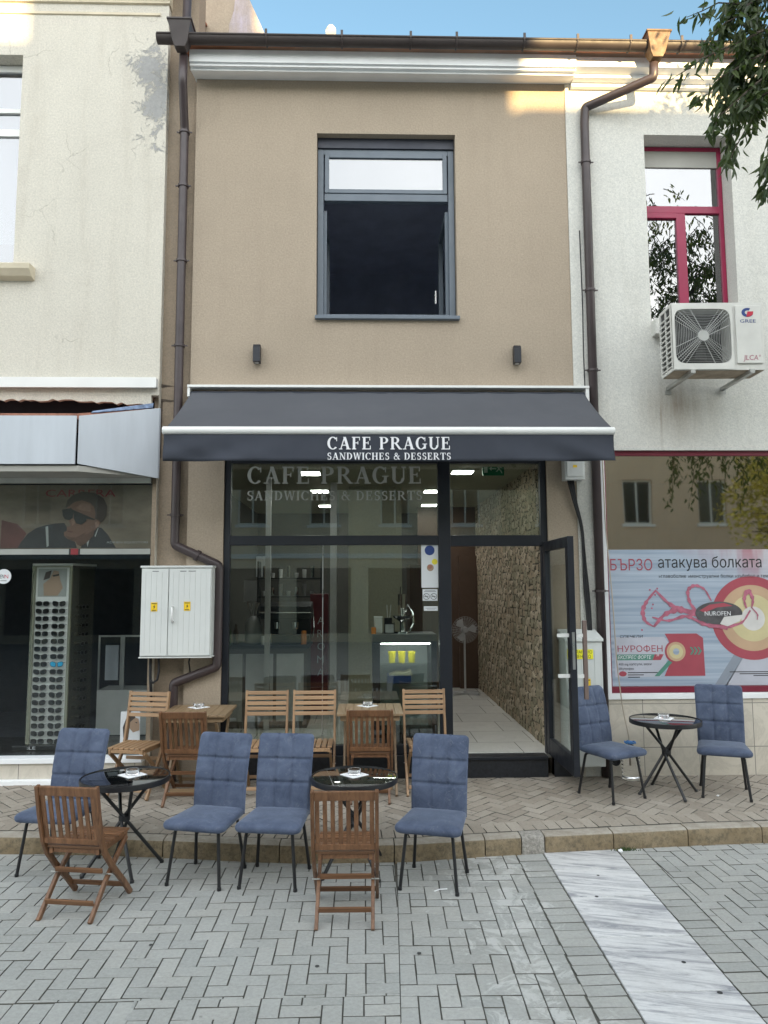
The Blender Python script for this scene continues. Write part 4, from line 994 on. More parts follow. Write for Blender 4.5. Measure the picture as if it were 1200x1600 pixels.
# counter and coffee machine
t = thing('bar_counter', 'dark bar counter with pale panels deeper inside the cafe', 'counter', (-.95, 1.5, FL))
mb = MB(); mb.box(-.85, .28, 0, .6, 0, .92, 0); mb.box(-.87, .30, -.03, .63, .921, .96, 1); mb.build('body', ['plain_wall', 'granite_black'], t, bevel=.003)
mb = MB(); [mb.box(-.8 + k * .36, -.48 + k * .36, -.012, -.001, .08, .86) for k in range(3)]; mb.build('front_panel', 'fan_grey', t)
cz = FL + .9605
t = thing('espresso_machine', 'dark espresso machine with steel rail on the bar counter', 'coffee machine', (-.93, 1.85, cz))
mb = MB(); mb.box(-.3, .27, -.2, .2, .0, .1); mb.box(-.3, .27, .0, .2, .1, .42); mb.prism_x([(-.22, .30), (-.22, .45), (.2, .5), (.2, .3)], -.32, .29); mb.build('body', 'black_metal', t, bevel=.01)
mb = MB(); mb.tube([(-.33, -.24, .38), (.3, -.24, .38)], .012, 8); mb.tube([(.31, -.2, .42), (.33, -.24, .2), (.31, -.22, .08)], .01, 8); mb.lathe([(.035, .18), (.04, .26)], (-.12, -.12, 0), 14); mb.lathe([(.035, .18), (.04, .26)], (.1, -.12, 0), 14); mb.build('steel_fittings', 'chrome', t)
t = thing('coffee_grinder', 'pale coffee grinder with hopper left of the espresso machine', 'grinder', (-1.36, 1.85, cz))
mb = MB(); mb.lathe([(.10, 0), (.10, .22), (.07, .30), (.03, .33)], n=18); mb.build('body', 'fan_grey', t, smooth=True)
mb = MB(); mb.lathe([(.03, .33), (.08, .48), (.08, .5)], n=18); mb.build('bean_hopper', 'cast_glass', t, smooth=True)
t = thing('bottle_shelf', 'wall shelves with cups and glasses behind the espresso machine', 'shelf', (-.95, 2.9, FL))
mb = MB(); [mb.box(-.5, .35, 0, .25, z, z + .02) for z in (1.25, 1.5, 1.75)]; mb.box(-.52, -.5, 0, .25, .9, 2.0); mb.box(.35, .37, 0, .25, .9, 2.0); mb.build('boards', 'black_metal', t)
for z in (1.2705, 1.5205, 1.7705):
    for k in range(7):
        mb = MB(); r = .03; hh = .07 + .05 * ((k * 7 + int(z * 10)) % 3); mb.lathe([(r * .8, 0), (r, hh * .9), (r * .9, hh)], (-1.38 + k * .11, 3.02, FL + z), 10)
        tag(mb.build('shelf_cup', ['white_plastic', 'chrome', 'fan_grey'][(k + int(z * 4)) % 3]), 'small cup on the %s shelf behind the coffee machine, number %d from the left' % ({1.2705: 'lowest', 1.5205: 'middle', 1.7705: 'top'}[z], k + 1), 'cup', 'cups on the back shelves')
for k, (x, y, c, h_, lb) in enumerate(((-1.62, 1.62, 'weed_green', .26, 'green bottle at the left end of the bar counter'), (-1.54, 1.66, 'back_door_brown', .24, 'brown bottle beside the green one on the bar counter'), (-1.20, 1.60, 'white_plastic', .10, 'white cup stack left of the espresso machine'), (-1.13, 1.62, 'chrome', .13, 'steel milk jug in front of the espresso machine'), (-.72, 1.60, 'orange_box', .16, 'orange tin right of the espresso machine'))):
    mb = MB(); mb.lathe([(.032, 0), (.034, h_ * .6), (.014 if h_ > .2 else .03, h_ * .78), (.013 if h_ > .2 else .028, h_)], (x, y, cz), 14); tag(mb.build('bottle' if h_ > .2 else 'counter_cup', c, smooth=True), lb, 'bottle' if h_ > .2 else 'cup')
for k, (x, z, c, lb) in enumerate(((-1.45, 2.15, 'white_paper', 'white notice sheet on the cafe side wall, upper one'), (-1.62, 1.80, 'fan_grey', 'grey notice sheet on the cafe side wall, lower one'))):
    tag(MB().box(x - .11, x + .11, 3.4, 3.41, z, z + .3).build('notice_sheet', c), lb, 'notice')
t = thing('drinks_cooler', 'tall red drinks cooler with vertical letters inside the cafe', 'cooler', (-.62, 2.6, FL))
mb = MB(); mb.box(-.1, .14, 0, .3, 0, 1.55); mb.build('cabinet', 'cooler_red', t, bevel=.01)
mb = MB()
for i, ch in enumerate('AROMA'): add_text(mb, ch, .0, 1.15 - i * .17, -.004, .1, mi=0)
mb.build('lettering', 'fan_grey', t)
t = thing('partition_frame', 'pale narrow upright post of the partition behind the left glass', 'post', (-1.13, 1.40, FL)); mb = MB(); mb.box(-.03, .03, -.03, .03, 0, 2.955); mb.build('post', 'fan_grey', t)
tag(MB().box(-.42, -.34, 1.9, 2.0, FL, 3.318).build('partition_post', 'fan_grey'), 'grey upright frame beside the dark doorway inside the cafe', 'post')
tag(MB().box(.62, .9, 2.6, 3.3, FL, 2.3).build('dark_wardrobe', 'back_door_brown', bevel=.005), 'dark brown cupboard standing right of the interior pier', 'cupboard')

# ================================================================== LEFT (OPTICIAN) BUILDING
OB = thing('optician_building', 'old cream building with peeling plaster left of the cafe', 'building')
mb = MB(); wall_holes(mb, -9, -2.062, .12, 8.30, [(-4.75, -3.575, 5.27, 7.59), (-7.4, -6.2, 5.27, 7.59), (-6.5, -2.063, .12, 3.935)], -.035, .3)
wl_ = mb.build('wall', 'old_cream_plaster', OB)
mb = MB(); mb.prism_x([(-.036, 8.18), (-.06, 8.185), (-.06, 8.22), (-.12, 8.25), (-.12, 8.32), (-.2, 8.36), (-.2, 8.48), (.1, 8.48), (.1, 8.18)], -9, -2.05); mb.prism_x([(-.036, 8.05), (-.05, 8.055), (-.05, 8.08), (-.036, 8.085)], -9, -2.15); mb.build('cornice', 'cream_cornice', OB)
mb = MB(); mb.add([(-9, -.3, 8.50), (-2.0, -.3, 8.50), (-2.0, 3, 9.8), (-9, 3, 9.8), (-9, -.3, 8.482), (-2.0, -.3, 8.482), (-2, 3, 9.76), (-9, 3, 9.76)], [(0, 1, 2, 3), (7, 6, 5, 4), (0, 4, 5, 1), (1, 5, 6, 2), (2, 6, 7, 3), (3, 7, 4, 0)]); mb.build('roof', 'roof_tile', OB)
for X0 in (-4.75, -7.4):
    X1 = X0 + 1.175; f = MB(); frame(f, X0 + .01, X1 - .005, 5.28, 7.58, .07, .12, .18); f.box(X0 + .08, X1 - .075, .122, .178, 6.78, 6.86); f.box(X0 + .08, X1 - .075, .118, .182, 7.04, 7.09); f.box((X0 + X1) / 2 - .04, (X0 + X1) / 2 + .04, .122, .178, 5.35, 6.78)
    fo = f.build('window', 'white_metal', OB, bevel=.004)
    mb = MB(); mb.box(X0 + .07, X1 - .07, .145, .150, 5.34, 7.52); mb.build('pane', 'coated_glass', fo)
    mb = MB(); mb.box(X0 + .05, X1 - .05, .2, .205, 5.62, 7.55); mb.build('blind', 'white_paper', fo)
    mb = MB(); mb.prism_x([(-.17, 5.20), (-.18, 5.255), (.1, 5.27), (.1, 5.13), (-.035, 5.12), (-.12, 5.14)], X0 - .2, X1 + .225); mb.build('sill', 'cream_cornice', fo, bevel=.008)
    mb = MB(); mb.box(X0 - .3, X1 + .3, .31, .9, 5.1, 7.7); mb.build('unlit_backing', 'unlit_black', fo)  # solid black box, colour stands in for the unlit room
# metal flashing, broken plaster edge, canopy fascia
mb = MB(); mb.box(-9, -2.075, -.10, -.036, 4.005, 4.095); mb.box(-9, -2.075, -.105, -.10, 3.995, 4.10); mb.build('flashing_strip', 'white_metal', OB, bevel=.002)
mb = MB(); rnd = random.Random(5)
top, bot = [], []
for i in range(90):
    x = -6.5 + i * (4.36 / 89); top.append((x, 3.937)); bot.append((x, 3.835 + .05 * min(1, max(0, (-2.15 - x) / .9)) + rnd.uniform(-.014, .012)))
for (a, b), (c, d) in zip(zip(top, bot), zip(top[1:], bot[1:])): mb.prism_y([a, b, d, c], -.033, .02)
mb.build('broken_plaster_edge', 'old_cream_plaster', OB)
CN = thing('shop_canopy', 'projecting canopy with pale blue-grey fascia panels over the optician window', 'canopy')
mb = MB(); mb.box(-6.5, -2.72, -.44, -.42, 3.165, 3.63); mb.build('front_panel', 'fascia_white', CN, bevel=.004)
mb = MB(); A = [(-2.705, -.425, 3.17), (-2.05, -.05, 3.085), (-2.05, -.05, 3.80), (-2.705, -.425, 3.632)]; B = [(x + .012, y + .02, z) for x, y, z in A]
mb.add(A + B, [(0, 1, 2, 3), (7, 6, 5, 4), (0, 4, 5, 1), (1, 5, 6, 2), (2, 6, 7, 3), (3, 7, 4, 0)]); mb.build('corner_panel', 'fascia_white', CN, bevel=.004)
mb = MB(); mb.prism_z([(-6.5, -.418), (-2.70, -.41), (-2.13, -.04), (-2.13, .12), (-6.5, .12)], 3.10, 3.155); mb.build('soffit', 'soffit_grey', CN)
mb = MB(); mb.box(-6.5, -2.13, .0, .05, 3.045, 3.098); mb.build('soffit_trim', 'galvanised', CN)
mb = MB(); mb.prism_z([(-6.5, -.40), (-2.71, -.40), (-2.10, -.04), (-2.10, .2), (-6.5, .2)], 3.60, 3.64); mb.add([(-6.5, -.40, 3.66), (-2.73, -.40, 3.66), (-2.15, -.05, 3.79), (-2.15, .2, 3.74), (-6.5, .2, 3.70), (-6.5, -.4, 3.642), (-2.73, -.4, 3.642), (-2.15, -.05, 3.642), (-2.15, .2, 3.642), (-6.5, .2, 3.642)], [(0, 1, 2, 3, 4), (9, 8, 7, 6, 5), (0, 5, 6, 1), (1, 6, 7, 2), (2, 7, 8, 3), (3, 8, 9, 4), (4, 9, 5, 0)]); mb.build('brick_topping', 'old_brick', CN)
mb = MB(); mb.add([(-2.62, -.34, 3.675), (-2.12, -.035, 3.80), (-2.12, -.02, 3.85), (-2.62, -.30, 3.70)], [(0, 1, 2, 3)]); o = mb.build('peeling_film', 'blue_flake', CN); s_ = o.modifiers.new('t', 'SOLIDIFY'); s_.thickness = .01
mb = MB(); mb.box(-6.5, -2.13, .2, .24, 3.1, 3.98); mb.build('gap_shade_sheet', 'unlit_black', CN)  # black sheet in place of the shade in the hollow above the canopy
# window of the optician
f = MB(); yv = .07
f.box(-6.5, -2.13, .04, .10, 2.335, 2.39); of = f.build('shop_window', 'grey_bar', OB)
f = MB(); f.box(-2.93, -2.915, .036, .1, 2.334, 2.391, 0); f.box(-2.912, -2.84, .035, .1, 2.333, 2.392, 1); f.box(-2.837, -2.822, .036, .1, 2.334, 2.391, 0); f.build('frame_stripe', ['ink_black', 'poster_red'], of)
mb = MB(); mb.box(-6.5, -2.13, yv, yv + .008, .385, 2.335); mb.build('pane', 'dark_glass', of)
mb = MB(); mb.box(-6.5, -2.13, yv, yv + .008, 2.391, 3.10); mb.build('pane', 'dark_glass', of)
mb = MB(); mb.box(-6.5, -2.13, -.06, .10, .335, .384, 0); mb.box(-6.5, -2.13, -.035, .09, .12, .334, 1); mb.box(-6.5, -2.2, -.10, -.036, .12, .19, 0); mb.build('window_base', ['white_cornice', 'plinth_stone'], OB, bevel=.004)
mb = MB(); mb.box(-9, -2.1, 3.0, 3.1, .1, 3.6); mb.box(-9, -2.1, .13, 3.0, .28, .34); mb.box(-9, -2.1, .13, 3.0, 3.1, 3.15); mb.box(-2.12, -2.1, .11, 3.0, .3, 3.1); mb.build('shop_room', 'unlit_black', OB)
mb = MB(); mb.box(-6.5, -2.13, .125, 1.0, .34, .385); mb.build('display_floor', 'shade_dark', OB)
# gable of the taller wing behind
G = thing('rear_gable', 'taller tan gable wall with flaking paint rising behind the cafe roof', 'wall')
mb = MB(); mb.prism_y([(-2.6, 7.6), (-1.22, 7.6), (-1.25, 9.05), (-1.55, 9.75), (-1.9, 10.6), (-2.6, 11.2)], 1.5, 1.8); mb.build('wall', 'tan_stucco', G)
mb = MB(); mb.prism_y([(-1.75, 7.6), (-1.215, 7.6), (-1.245, 9.05), (-1.545, 9.75), (-1.62, 9.9), (-1.66, 9.4), (-1.72, 9.2)], 1.492, 1.498); mb.build('flaking_paint', 'peeling_plaster', G)

# optician advert
AP = thing('eyewear_poster', 'long dim poster of a man in sunglasses and jacket above the optician window', 'poster', (0, 0, 0))
y0 = .10
mb = MB(); mb.box(-4.6, -2.14, y0, y0 + .01, 2.395, 3.04); mb.build('sheet', 'poster_sand', AP)
def Q(px, py): return (-3.634 + px * .00637, 3.052 - (py - 757) * .00657)
def polyp(mb, pts, k, mi=None): mb.prism_y([Q(*p) for p in pts], y0 - .001 * k - .0006, y0 - .001 * k, mi)
def U(pts): return [(a / 4.8, 740 + b / 4.8) for a, b in pts]
mb = MB(); polyp(mb, U([(0, 350), (120, 380), (190, 450), (130, 555), (0, 555)]), 1); mb.build('red_shape', 'poster_maroon', AP)
mb = MB(); polyp(mb, U([(620, 480), (700, 405), (750, 408), (800, 460), (840, 520), (862, 556), (600, 556)]), 1); polyp(mb, U([(128, 556), (150, 515), (200, 450), (260, 410), (330, 388), (400, 376), (470, 372), (500, 420), (560, 520), (570, 556)]), 2); mb.build('jacket', 'jacket_print', AP)
mb = MB(); polyp(mb, U([(330, 400), (350, 395), (360, 540), (345, 550)]), 3); polyp(mb, U([(700, 470), (722, 410), (728, 412), (708, 474)]), 3); polyp(mb, U([(640, 500), (655, 470), (662, 500), (650, 550)]), 3); mb.build('jacket_seam', 'grey_bar', AP)
mb = MB(); polyp(mb, U([(490, 255), (520, 225), (600, 200), (690, 200), (760, 240), (765, 330), (740, 385), (715, 410), (690, 440), (650, 480), (600, 515), (560, 512), (500, 490), (472, 465), (470, 440), (492, 430), (490, 405), (520, 390), (500, 350), (480, 300)]), 4); mb.build('face', 'skin_print', AP)
mb = MB(); polyp(mb, U([(560, 495), (650, 450), (700, 420), (690, 470), (640, 520), (600, 545), (570, 530)]), 5, 0); polyp(mb, U([(480, 462), (520, 478), (560, 480), (640, 440), (600, 500), (560, 510), (505, 492)]), 6, 0); polyp(mb, U([(600, 225), (660, 235), (665, 290), (600, 280), (550, 262)]), 5, 1); polyp(mb, U([(520, 345), (548, 330), (552, 372), (530, 396)]), 5, 1); polyp(mb, U([(498, 428), (540, 436), (534, 444), (500, 438)]), 7, 2); mb.build('face_shading', ['skin_shadow', 'skin_light_print', 'poster_maroon'], AP)
mb = MB(); polyp(mb, U([(476, 262), (488, 205), (530, 165), (600, 140), (690, 150), (760, 190), (790, 250), (786, 320), (762, 360), (744, 372), (728, 350), (700, 345), (704, 300), (690, 255), (660, 225), (600, 205), (545, 215), (505, 245)]), 8); mb.build('hair', 'hair_print', AP)
mb = MB(); polyp(mb, U([(700, 372), (722, 356), (736, 372), (728, 400), (710, 412)]), 9); mb.build('ear', 'skin_light_print', AP)
mb = MB(); polyp(mb, U([(452, 275), (520, 262), (536, 290), (534, 335), (510, 352), (476, 345), (458, 318)]), 9); polyp(mb, U([(536, 292), (590, 305), (640, 330), (636, 360), (600, 386), (560, 376), (542, 340)]), 9); polyp(mb, U([(516, 268), (700, 345), (700, 352), (630, 340), (536, 300)]), 10); mb.build('sunglasses_print', 'ink_black', AP)
mb = MB(); add_text(mb, 'CARRERA', *Q(67, 777), y0 - .006, .075, .70, bold=.03); mb.build('lettering', 'poster_red', AP)
mb = MB(); add_text(mb, 'ADRIEN EQUESTORI', *Q(165, 849), y0 - .006, .022, .41); mb.build('caption', 'grey_bar', AP)
t = thing('round_sticker', 'round white sticker with two-colour letters on the optician glass', 'sticker', (-3.572, yv - .004, 2.12))
mb = MB(); mb.lathe([(.073, -.001), (.073, .001)], n=28, axis='y'); mb.build('disc', 'white_paper', t)
mb = MB(); add_text(mb, 'HEN', -.055, -.02, -.002, .04, .06, 0, .03); add_text(mb, 'N', .01, -.02, -.002, .04, .035, 1, .03); mb.box(-.03, .03, -.002, -.0012, -.045, -.04, 0); mb.build('letters', ['ink_black', 'ink_red'], t)
# sunglasses tower
RK = thing('sunglasses_tower', 'mirrored display tower standing inside the optician window', 'display stand', (-3.2, .36, .385))
mb = MB(); mb.box(-.20, -.175, -.02, .0, .05, 1.83); mb.box(.165, .19, -.02, .0, .05, 1.83); mb.box(-.20, .19, -.02, .0, 1.83, 1.845); mb.build('front_frame', 'rack_side', RK)
mb = MB(); mb.box(-.175, .165, -.006, .01, .05, 1.83); mb.build('front_panel', 'rack_grey', RK)
mb = MB(); mb.add([(-.205, -.01, .05), (-.27, .33, .05), (-.27, .33, 1.85), (-.205, -.01, 1.85)], [(0, 1, 2, 3)]); mb.add([(.195, -.01, .05), (.30, .33, .05), (.30, .33, 1.85), (.195, -.01, 1.85)], [(3, 2, 1, 0)])
o = mb.build('side_mirror', 'mirror_frame', RK); s_ = o.modifiers.new('t', 'SOLIDIFY'); s_.thickness = .012
mb = MB(); mb.box(-.32, .34, -.07, .42, 0, .048); mb.build('base', 'shade_dark', RK, bevel=.004)
mb = MB(); mb.prism_z([(-.21, -.025), (.2, -.025), (.31, .35), (-.28, .35)], 1.85, 1.87); mb.build('cap', 'rack_grey', RK)
mb = MB(); add_text(mb, ':LE', -.17, .012, -.0735, .03, .085, 0, .03); mb.build('base_letters', 'letter_white', RK)
mb = MB(); mb.box(-.155, .135, -.010, -.0065, 1.53, 1.82, 0); mb.prism_y([(-.09, 1.54), (-.1, 1.66), (-.03, 1.72), (.0, 1.8), (.05, 1.79), (.07, 1.7), (.10, 1.62), (.05, 1.54)], -.013, -.0105, 1); mb.prism_y([(-.10, 1.7), (-.04, 1.72), (-.02, 1.80), (-.08, 1.78)], -.0135, -.0106, 2); mb.prism_y([(-.01, 1.75), (.06, 1.765), (.055, 1.745), (.0, 1.735)], -.015, -.0136, 3); mb.build('picture', ['grey_bar', 'skin_light', 'hair_print', 'ink_black'], RK)
def glasses_mesh(style):
    mb = MB(); wv, hv, rx = .052, .040, .5
    for s in (-1, 1):
        cx = s * .031; pts = []
        for i in range(18):
            a = 2 * PI * i / 18; e = .7
            x = abs(math.cos(a)) ** e * math.copysign(1, math.cos(a)) * wv / 2; z = abs(math.sin(a)) ** e * math.copysign(1, math.sin(a)) * hv / 2
            z += (.004 * s * x / .026) if style % 2 else 0
            if style % 3 == 1 and z < 0: z *= 1.15; x *= .92
            pts.append((cx + x, z))
        mb.prism_y(pts, -.004, .001, 0)
        mb.tube([(x, -.003, z) for x, z in pts], .0022, 5, 1, closed=True)
        mb.tube([(s * .058, 0, .012), (s * .066, .02, .013), (s * .064, .05, .012)], .002, 5, 1)
    mb.tube([(-.008, -.004, .008), (0, -.006, .012), (.008, -.004, .008)], .0022, 5, 1)
    return mb
protos = []
for st in range(4): protos.append(glasses_mesh(st))
first = {}
def place_glasses(x, y, z, rz, st, label, group, sc_=1.0, lens='lens_black', key=None):
    k = (st, lens)
    if k not in first: o = protos[st].build('sunglasses', [lens, 'ink_black']); first[k] = o
    else: o = first[k].copy(); col.objects.link(o)
    o.location = (x, y, z); o.rotation_euler = (0, 0, rz); o.scale = (sc_,) * 3; tag(o, label, 'sunglasses', group)
for r_ in range(19):
    z = .385 + 1.46 - r_ * .0765
    for c in (0, 1):
        x = -3.2 + (-.09 if c == 0 else .075); blue = (r_ == 8 and c == 1)
        place_glasses(x, .33, z, 0, (r_ * 3 + c) % 4, 'turquoise mirrored sunglasses, the only coloured pair on the tower' if blue else 'dark sunglasses on the display tower, %s column, pair %d from the top' % ('left' if c == 0 else 'right', r_ + 1), None if blue else 'dark sunglasses on the front of the tower', 1.16, 'turquoise_lens' if blue else 'lens_black')
for r_ in range(15):
    z = .385 + 1.42 - r_ * .094
    place_glasses(-3.2 + .28, .50, z, R(75), r_ % 4, 'dark sunglasses on the right flank of the display tower, pair %d from the top' % (r_ + 1), 'sunglasses on the right side of the tower')
    if r_ % 2 == 0: place_glasses(-3.2 - .27, .50, z, R(-78), r_ % 4, 'dark sunglasses on the left flank of the display tower, pair %d from the top' % (r_ // 2 + 1), 'sunglasses on the left side of the tower')
# small white advert low in window
t = thing('portrait_card', 'white card with a long-haired woman low in the optician window corner', 'poster', (-2.28, .05, .40))
mb = MB(); mb.box(-.095, .095, -.001, .002, 0, .40); mb.build('card', 'white_paper', t)
mb = MB(); mb.prism_y([(-.06, .13), (-.07, .25), (-.03, .36), (.03, .38), (.05, .34), (.0, .3), (-.01, .2), (-.02, .13)], -.003, -.0012, 0); mb.prism_y([(.0, .3), (.05, .34), (.08, .33), (.09, .28), (.09, .22), (.03, .2), (-.005, .24)], -.004, -.0031, 1); mb.prism_y([(.045, .295), (.07, .3), (.068, .285)], -.005, -.0041, 2); add_text(mb, 'G', -.04, .03, -.003, .05, mi=2); mb.build('picture', ['hair_print', 'skin_light', 'ink_black'], t)
# a few pale fittings inside optician
t = thing('display_cabinet', 'glass display cabinet standing in the dark optician interior', 'cabinet', (-2.75, 1.3, .34))
mb = MB(); mb.box(-.3, .35, 0, .4, 0, .5, 0); mb.box(-.3, -.28, 0, .02, .5, 1.1, 1); mb.box(.33, .35, 0, .02, .5, 1.1, 1); mb.box(-.3, .35, 0, .02, 1.1, 1.12, 1); mb.box(-.05, 0, 0, .02, .5, 1.1, 1); mb.build('cabinet', ['rack_grey', 'galvanised'], t)
mb = MB(); mb.box(-.25, -.1, .1, .12, .6, 1.0); mb.build('mirror', 'fascia_white', t)

# ------------------------------------------------------------------ meter cabinets
def hazard_sticker(parent, x, z, y, w=.062, h=.085):
    mb = MB(); mb.box(x - w / 2, x + w / 2, y - .001, y, z - h / 2, z + h / 2); s = mb.build('warning_sticker', 'yellow_sticker', parent)
    mb = MB(); mb.prism_y([(x + .006, z + .02), (x - .010, z - .002), (x - .001, z - .002), (x - .006, z - .022), (x + .011, z + .004), (x + .002, z + .004)], y - .002, y - .0011)
    mb.box(x - w * .4, x + w * .4, y - .002, y - .0011, z + h * .32, z + h * .4); mb.box(x - w * .33, x + w * .33, y - .002, y - .0011, z - h * .42, z - h * .34); mb.build('warning_mark', 'ink_black', s)
EC = thing('meter_cabinet', 'white twin-door electric meter cabinet on the tan wall', 'electric cabinet', (-1.795, 0, 1.35))
mb = MB(); mb.box(-.335, .335, -.22, .045, 0, .84); mb.box(-.345, .345, -.235, .045, .841, .862); mb.box(-.345, .345, -.23, .045, -.015, -.001); mb.build('housing', 'cabinet_white', EC, bevel=.005)
for a, b in ((-.328, -.075), (-.065, .328)):
    mb = MB(); mb.box(a, b, -.238, -.221, .01, .83)
    k = a + .035
    while k < b - .03: mb.box(k, k + .004, -.2405, -.2381, .03, .80); k += .052
    d = mb.build('cabinet_door', 'cabinet_white', EC, bevel=.002)
    hazard_sticker(d, a + .125 if a < -.1 else a + .175, .47 if a < -.1 else .475, -.2409)
    mb = MB(); mb.box(a + .1, a + .16, -.2392, -.2382, .805, .812)
    if a > -.1: mb.box(a + .18, a + .25, -.2392, -.2382, .805, .812)
    mb.build('door_label', 'ink_grey', d)
mb = MB(); mb.tube([(-.028, -.24, .465), (-.028, -.265, .465), (-.022, -.268, .33), (-.022, -.24, .33)], .011, 8); mb.build('handle', 'white_plastic', EC, smooth='all')
t = thing('conduit_loop', 'dark cable looping down under the twin-door meter cabinet', 'cable'); mb = MB()
mb.tube(smooth_path([(-2.06, -.10, 1.345), (-2.06, -.08, 1.12), (-2.05, -.06, .9)], .03), .014, 8); mb.tube([(-1.98, -.1, 1.345), (-1.975, -.1, 1.2), (-1.99, -.1, 1.12), (-2.03, -.1, 1.09), (-2.05, -.1, 1.12)], .011, 8); mb.tube([(-1.68, -.1, 1.34), (-1.70, -.06, 1.28), (-1.685, -.03, 1.15)], .008, 6)
mb.build('cable', 'black_rubber', t, smooth='all')
EC2 = thing('feeder_cabinet', 'white ribbed electric cabinet with yellow notice behind the open door', 'electric cabinet', (2.10, -.02, .30))
mb = MB(); mb.box(-.17, .185, -.25, 0, 0, 1.17); mb.prism_x([(-.27, 1.171), (-.27, 1.195), (0, 1.275), (0, 1.171)], -.18, .195); k = -.14
while k < .17: mb.box(k, k + .005, -.2545, -.2501, .05, 1.09); k += .062
mb.build('housing', 'cabinet_white', EC2, bevel=.003)
mb = MB(); mb.box(-.155, .095, -.2575, -.2565, 1.005, 1.095); s = mb.build('notice', 'bright_yellow', EC2)
mb = MB(); add_text(mb, 'ЗАБРАНЕНО', -.145, 1.056, -.2585, .030, .23, 0, .03); add_text(mb, 'ЛЕПЕНЕТО', -.13, 1.014, -.2585, .030, .2, 0, .03); mb.build('notice_lettering', 'ink_black', s)
hazard_sticker(EC2, .03, .77, -.2565, .065, .10)
JB = thing('junction_box', 'light grey junction box just under the awning right of the door', 'junction box', (2.115, 0, 3.06)); mb = MB(); mb.box(-.10, .10, -.13, .0, .0, .26); mb.box(-.085, .085, -.14, -.1305, .03, .24); mb.build('box', 'cabinet_white', JB, bevel=.008); mb = MB(); mb.box(-.02, .02, -.142, -.1405, .12, .145); mb.build('warning_sticker', 'yellow_sticker', JB)
t = thing('cable_bundle', 'bundle of black cables from the junction box down to the ribbed cabinet', 'cables'); mb = MB()
for k in range(5):
    o_ = (k - 2) * .007; rj = random.Random(k)
    mb.tube(smooth_path([(2.09 + o_ * 2, -.05, 3.07), (2.13 + o_, -.04, 2.85), (2.20 + o_ * .5, -.03, 2.6), (2.21 + o_ + rj.uniform(-.01, .01), -.03, 2.3), (2.22 + o_ * 1.6, -.035, 2.0), (2.235 + o_ * 1.4, -.04, 1.75), (2.24 + o_, -.06, 1.45)], .15), .006 if k % 2 else .009, 7)
mb.build('cables', 'black_rubber', t, smooth='all')
t = thing('telephone_wire', 'thin dark wire running down the white edge beside the right downpipe', 'wire'); mb = MB(); mb.tube(smooth_path([(2.275, -.015, 5.72), (2.277, -.015, 5.5), (2.283, -.013, 4.9), (2.276, -.013, 4.4), (2.28, -.013, 4.04)], .1), .006, 6); mb.build('wire', 'black_rubber', t)

# ================================================================== PHARMACY BUILDING
PB = thing('pharmacy_building', 'white rendered pharmacy building with crimson window frames right of the cafe', 'building')
mb = MB(); wall_holes(mb, 2.166, 9, .12, 7.50, [(3.0, 3.93, 4.74, 6.80), (6.2, 7.13, 4.74, 6.80), (2.445, 9, .12, 3.38)], -.012, .3); mb.build('wall', 'white_stucco', PB)
mb = MB(); mb.prism_x([(-.013, 7.30), (-.07, 7.30), (-.07, 7.34), (-.15, 7.345), (-.15, 7.385), (-.25, 7.395), (-.25, 7.50), (0, 7.50)], 2.225, 9); mb.build('cornice', 'white_cornice', PB)
mb = MB(); mb.add([(2.3, -.34, 7.53), (9, -.34, 7.53), (9, 3.2, 9.0), (2.3, 3.2, 9.0), (2.3, -.34, 7.50), (9, -.34, 7.50), (9, 3.2, 8.97), (2.3, 3.2, 8.97)], [(0, 1, 2, 3), (7, 6, 5, 4), (0, 4, 5, 1), (1, 5, 6, 2), (2, 6, 7, 3), (3, 7, 4, 0)])
for i in range(30): x = 2.4 + i * .222; mb.tube([(x, -.37, 7.545), (x, 3.2, 9.03)], .045, 8)
mb.build('roof', 'roof_tile', PB)
for X0 in (3.0, 6.2):
    X1 = X0 + .93; f = MB(); frame(f, X0 + .003, X1 - .003, 4.745, 6.79, .045, .19, .25)
    f.box(X0 + .048, X1 - .048, .188, .25, 6.03, 6.11); f.box(X0 + .40, X0 + .50, .186, .25, 4.79, 6.03); f.box(X0 + .048, X0 + .40, .18, .24, 5.97, 6.028)
    fo = f.build('window', 'crimson_frame', PB, bevel=.004)
    mb = MB(); mb.box(X0 + .04, X1 - .04, .215, .221, 4.78, 6.6); mb.build('pane', 'coated_glass', fo)
    mb = MB(); mb.box(X0 + .048, X1 - .048, .2, .26, 6.56, 6.745); mb.build('roller_box', 'soffit_grey', fo)
    mb = MB(); mb.box(X0 - .3, X1 + .3, .31, .9, 4.6, 6.9); mb.build('unlit_backing', 'unlit_black', fo)  # black box painted as the unlit depth behind the pane
    mb = MB(); mb.box(X0 + .0, X1 + .02, -.12, .19, 4.57, 4.738); mb.build('sill', 'white_stucco', fo, bevel=.006)
f = MB(); f.box(2.447, 9, .03, .09, 3.33, 3.378); f.box(2.45, 2.475, .03, .09, 1.0, 3.33); f.box(2.45, 9, .02, .09, .94, 1.0); sw = f.build('shop_window', 'dark_red', PB, bevel=.003)
mb = MB(); mb.box(2.475, 9, .05, .058, 1.0, 3.33); mb.build('pane', 'film_glass', sw)
mb = MB(); mb.box(2.40, 9, -.035, .1, .885, .938); mb.box(2.405, 2.446, -.030, .02, .94, 3.3); mb.build('white_trim', 'white_cornice', PB, bevel=.003)
mb = MB(); mb.box(2.42, 9, -.016, .1, .12, .884); mb.box(2.12, 2.42, -.008, .1, .12, .55); mb.build('plinth', 'plinth_stone', PB)
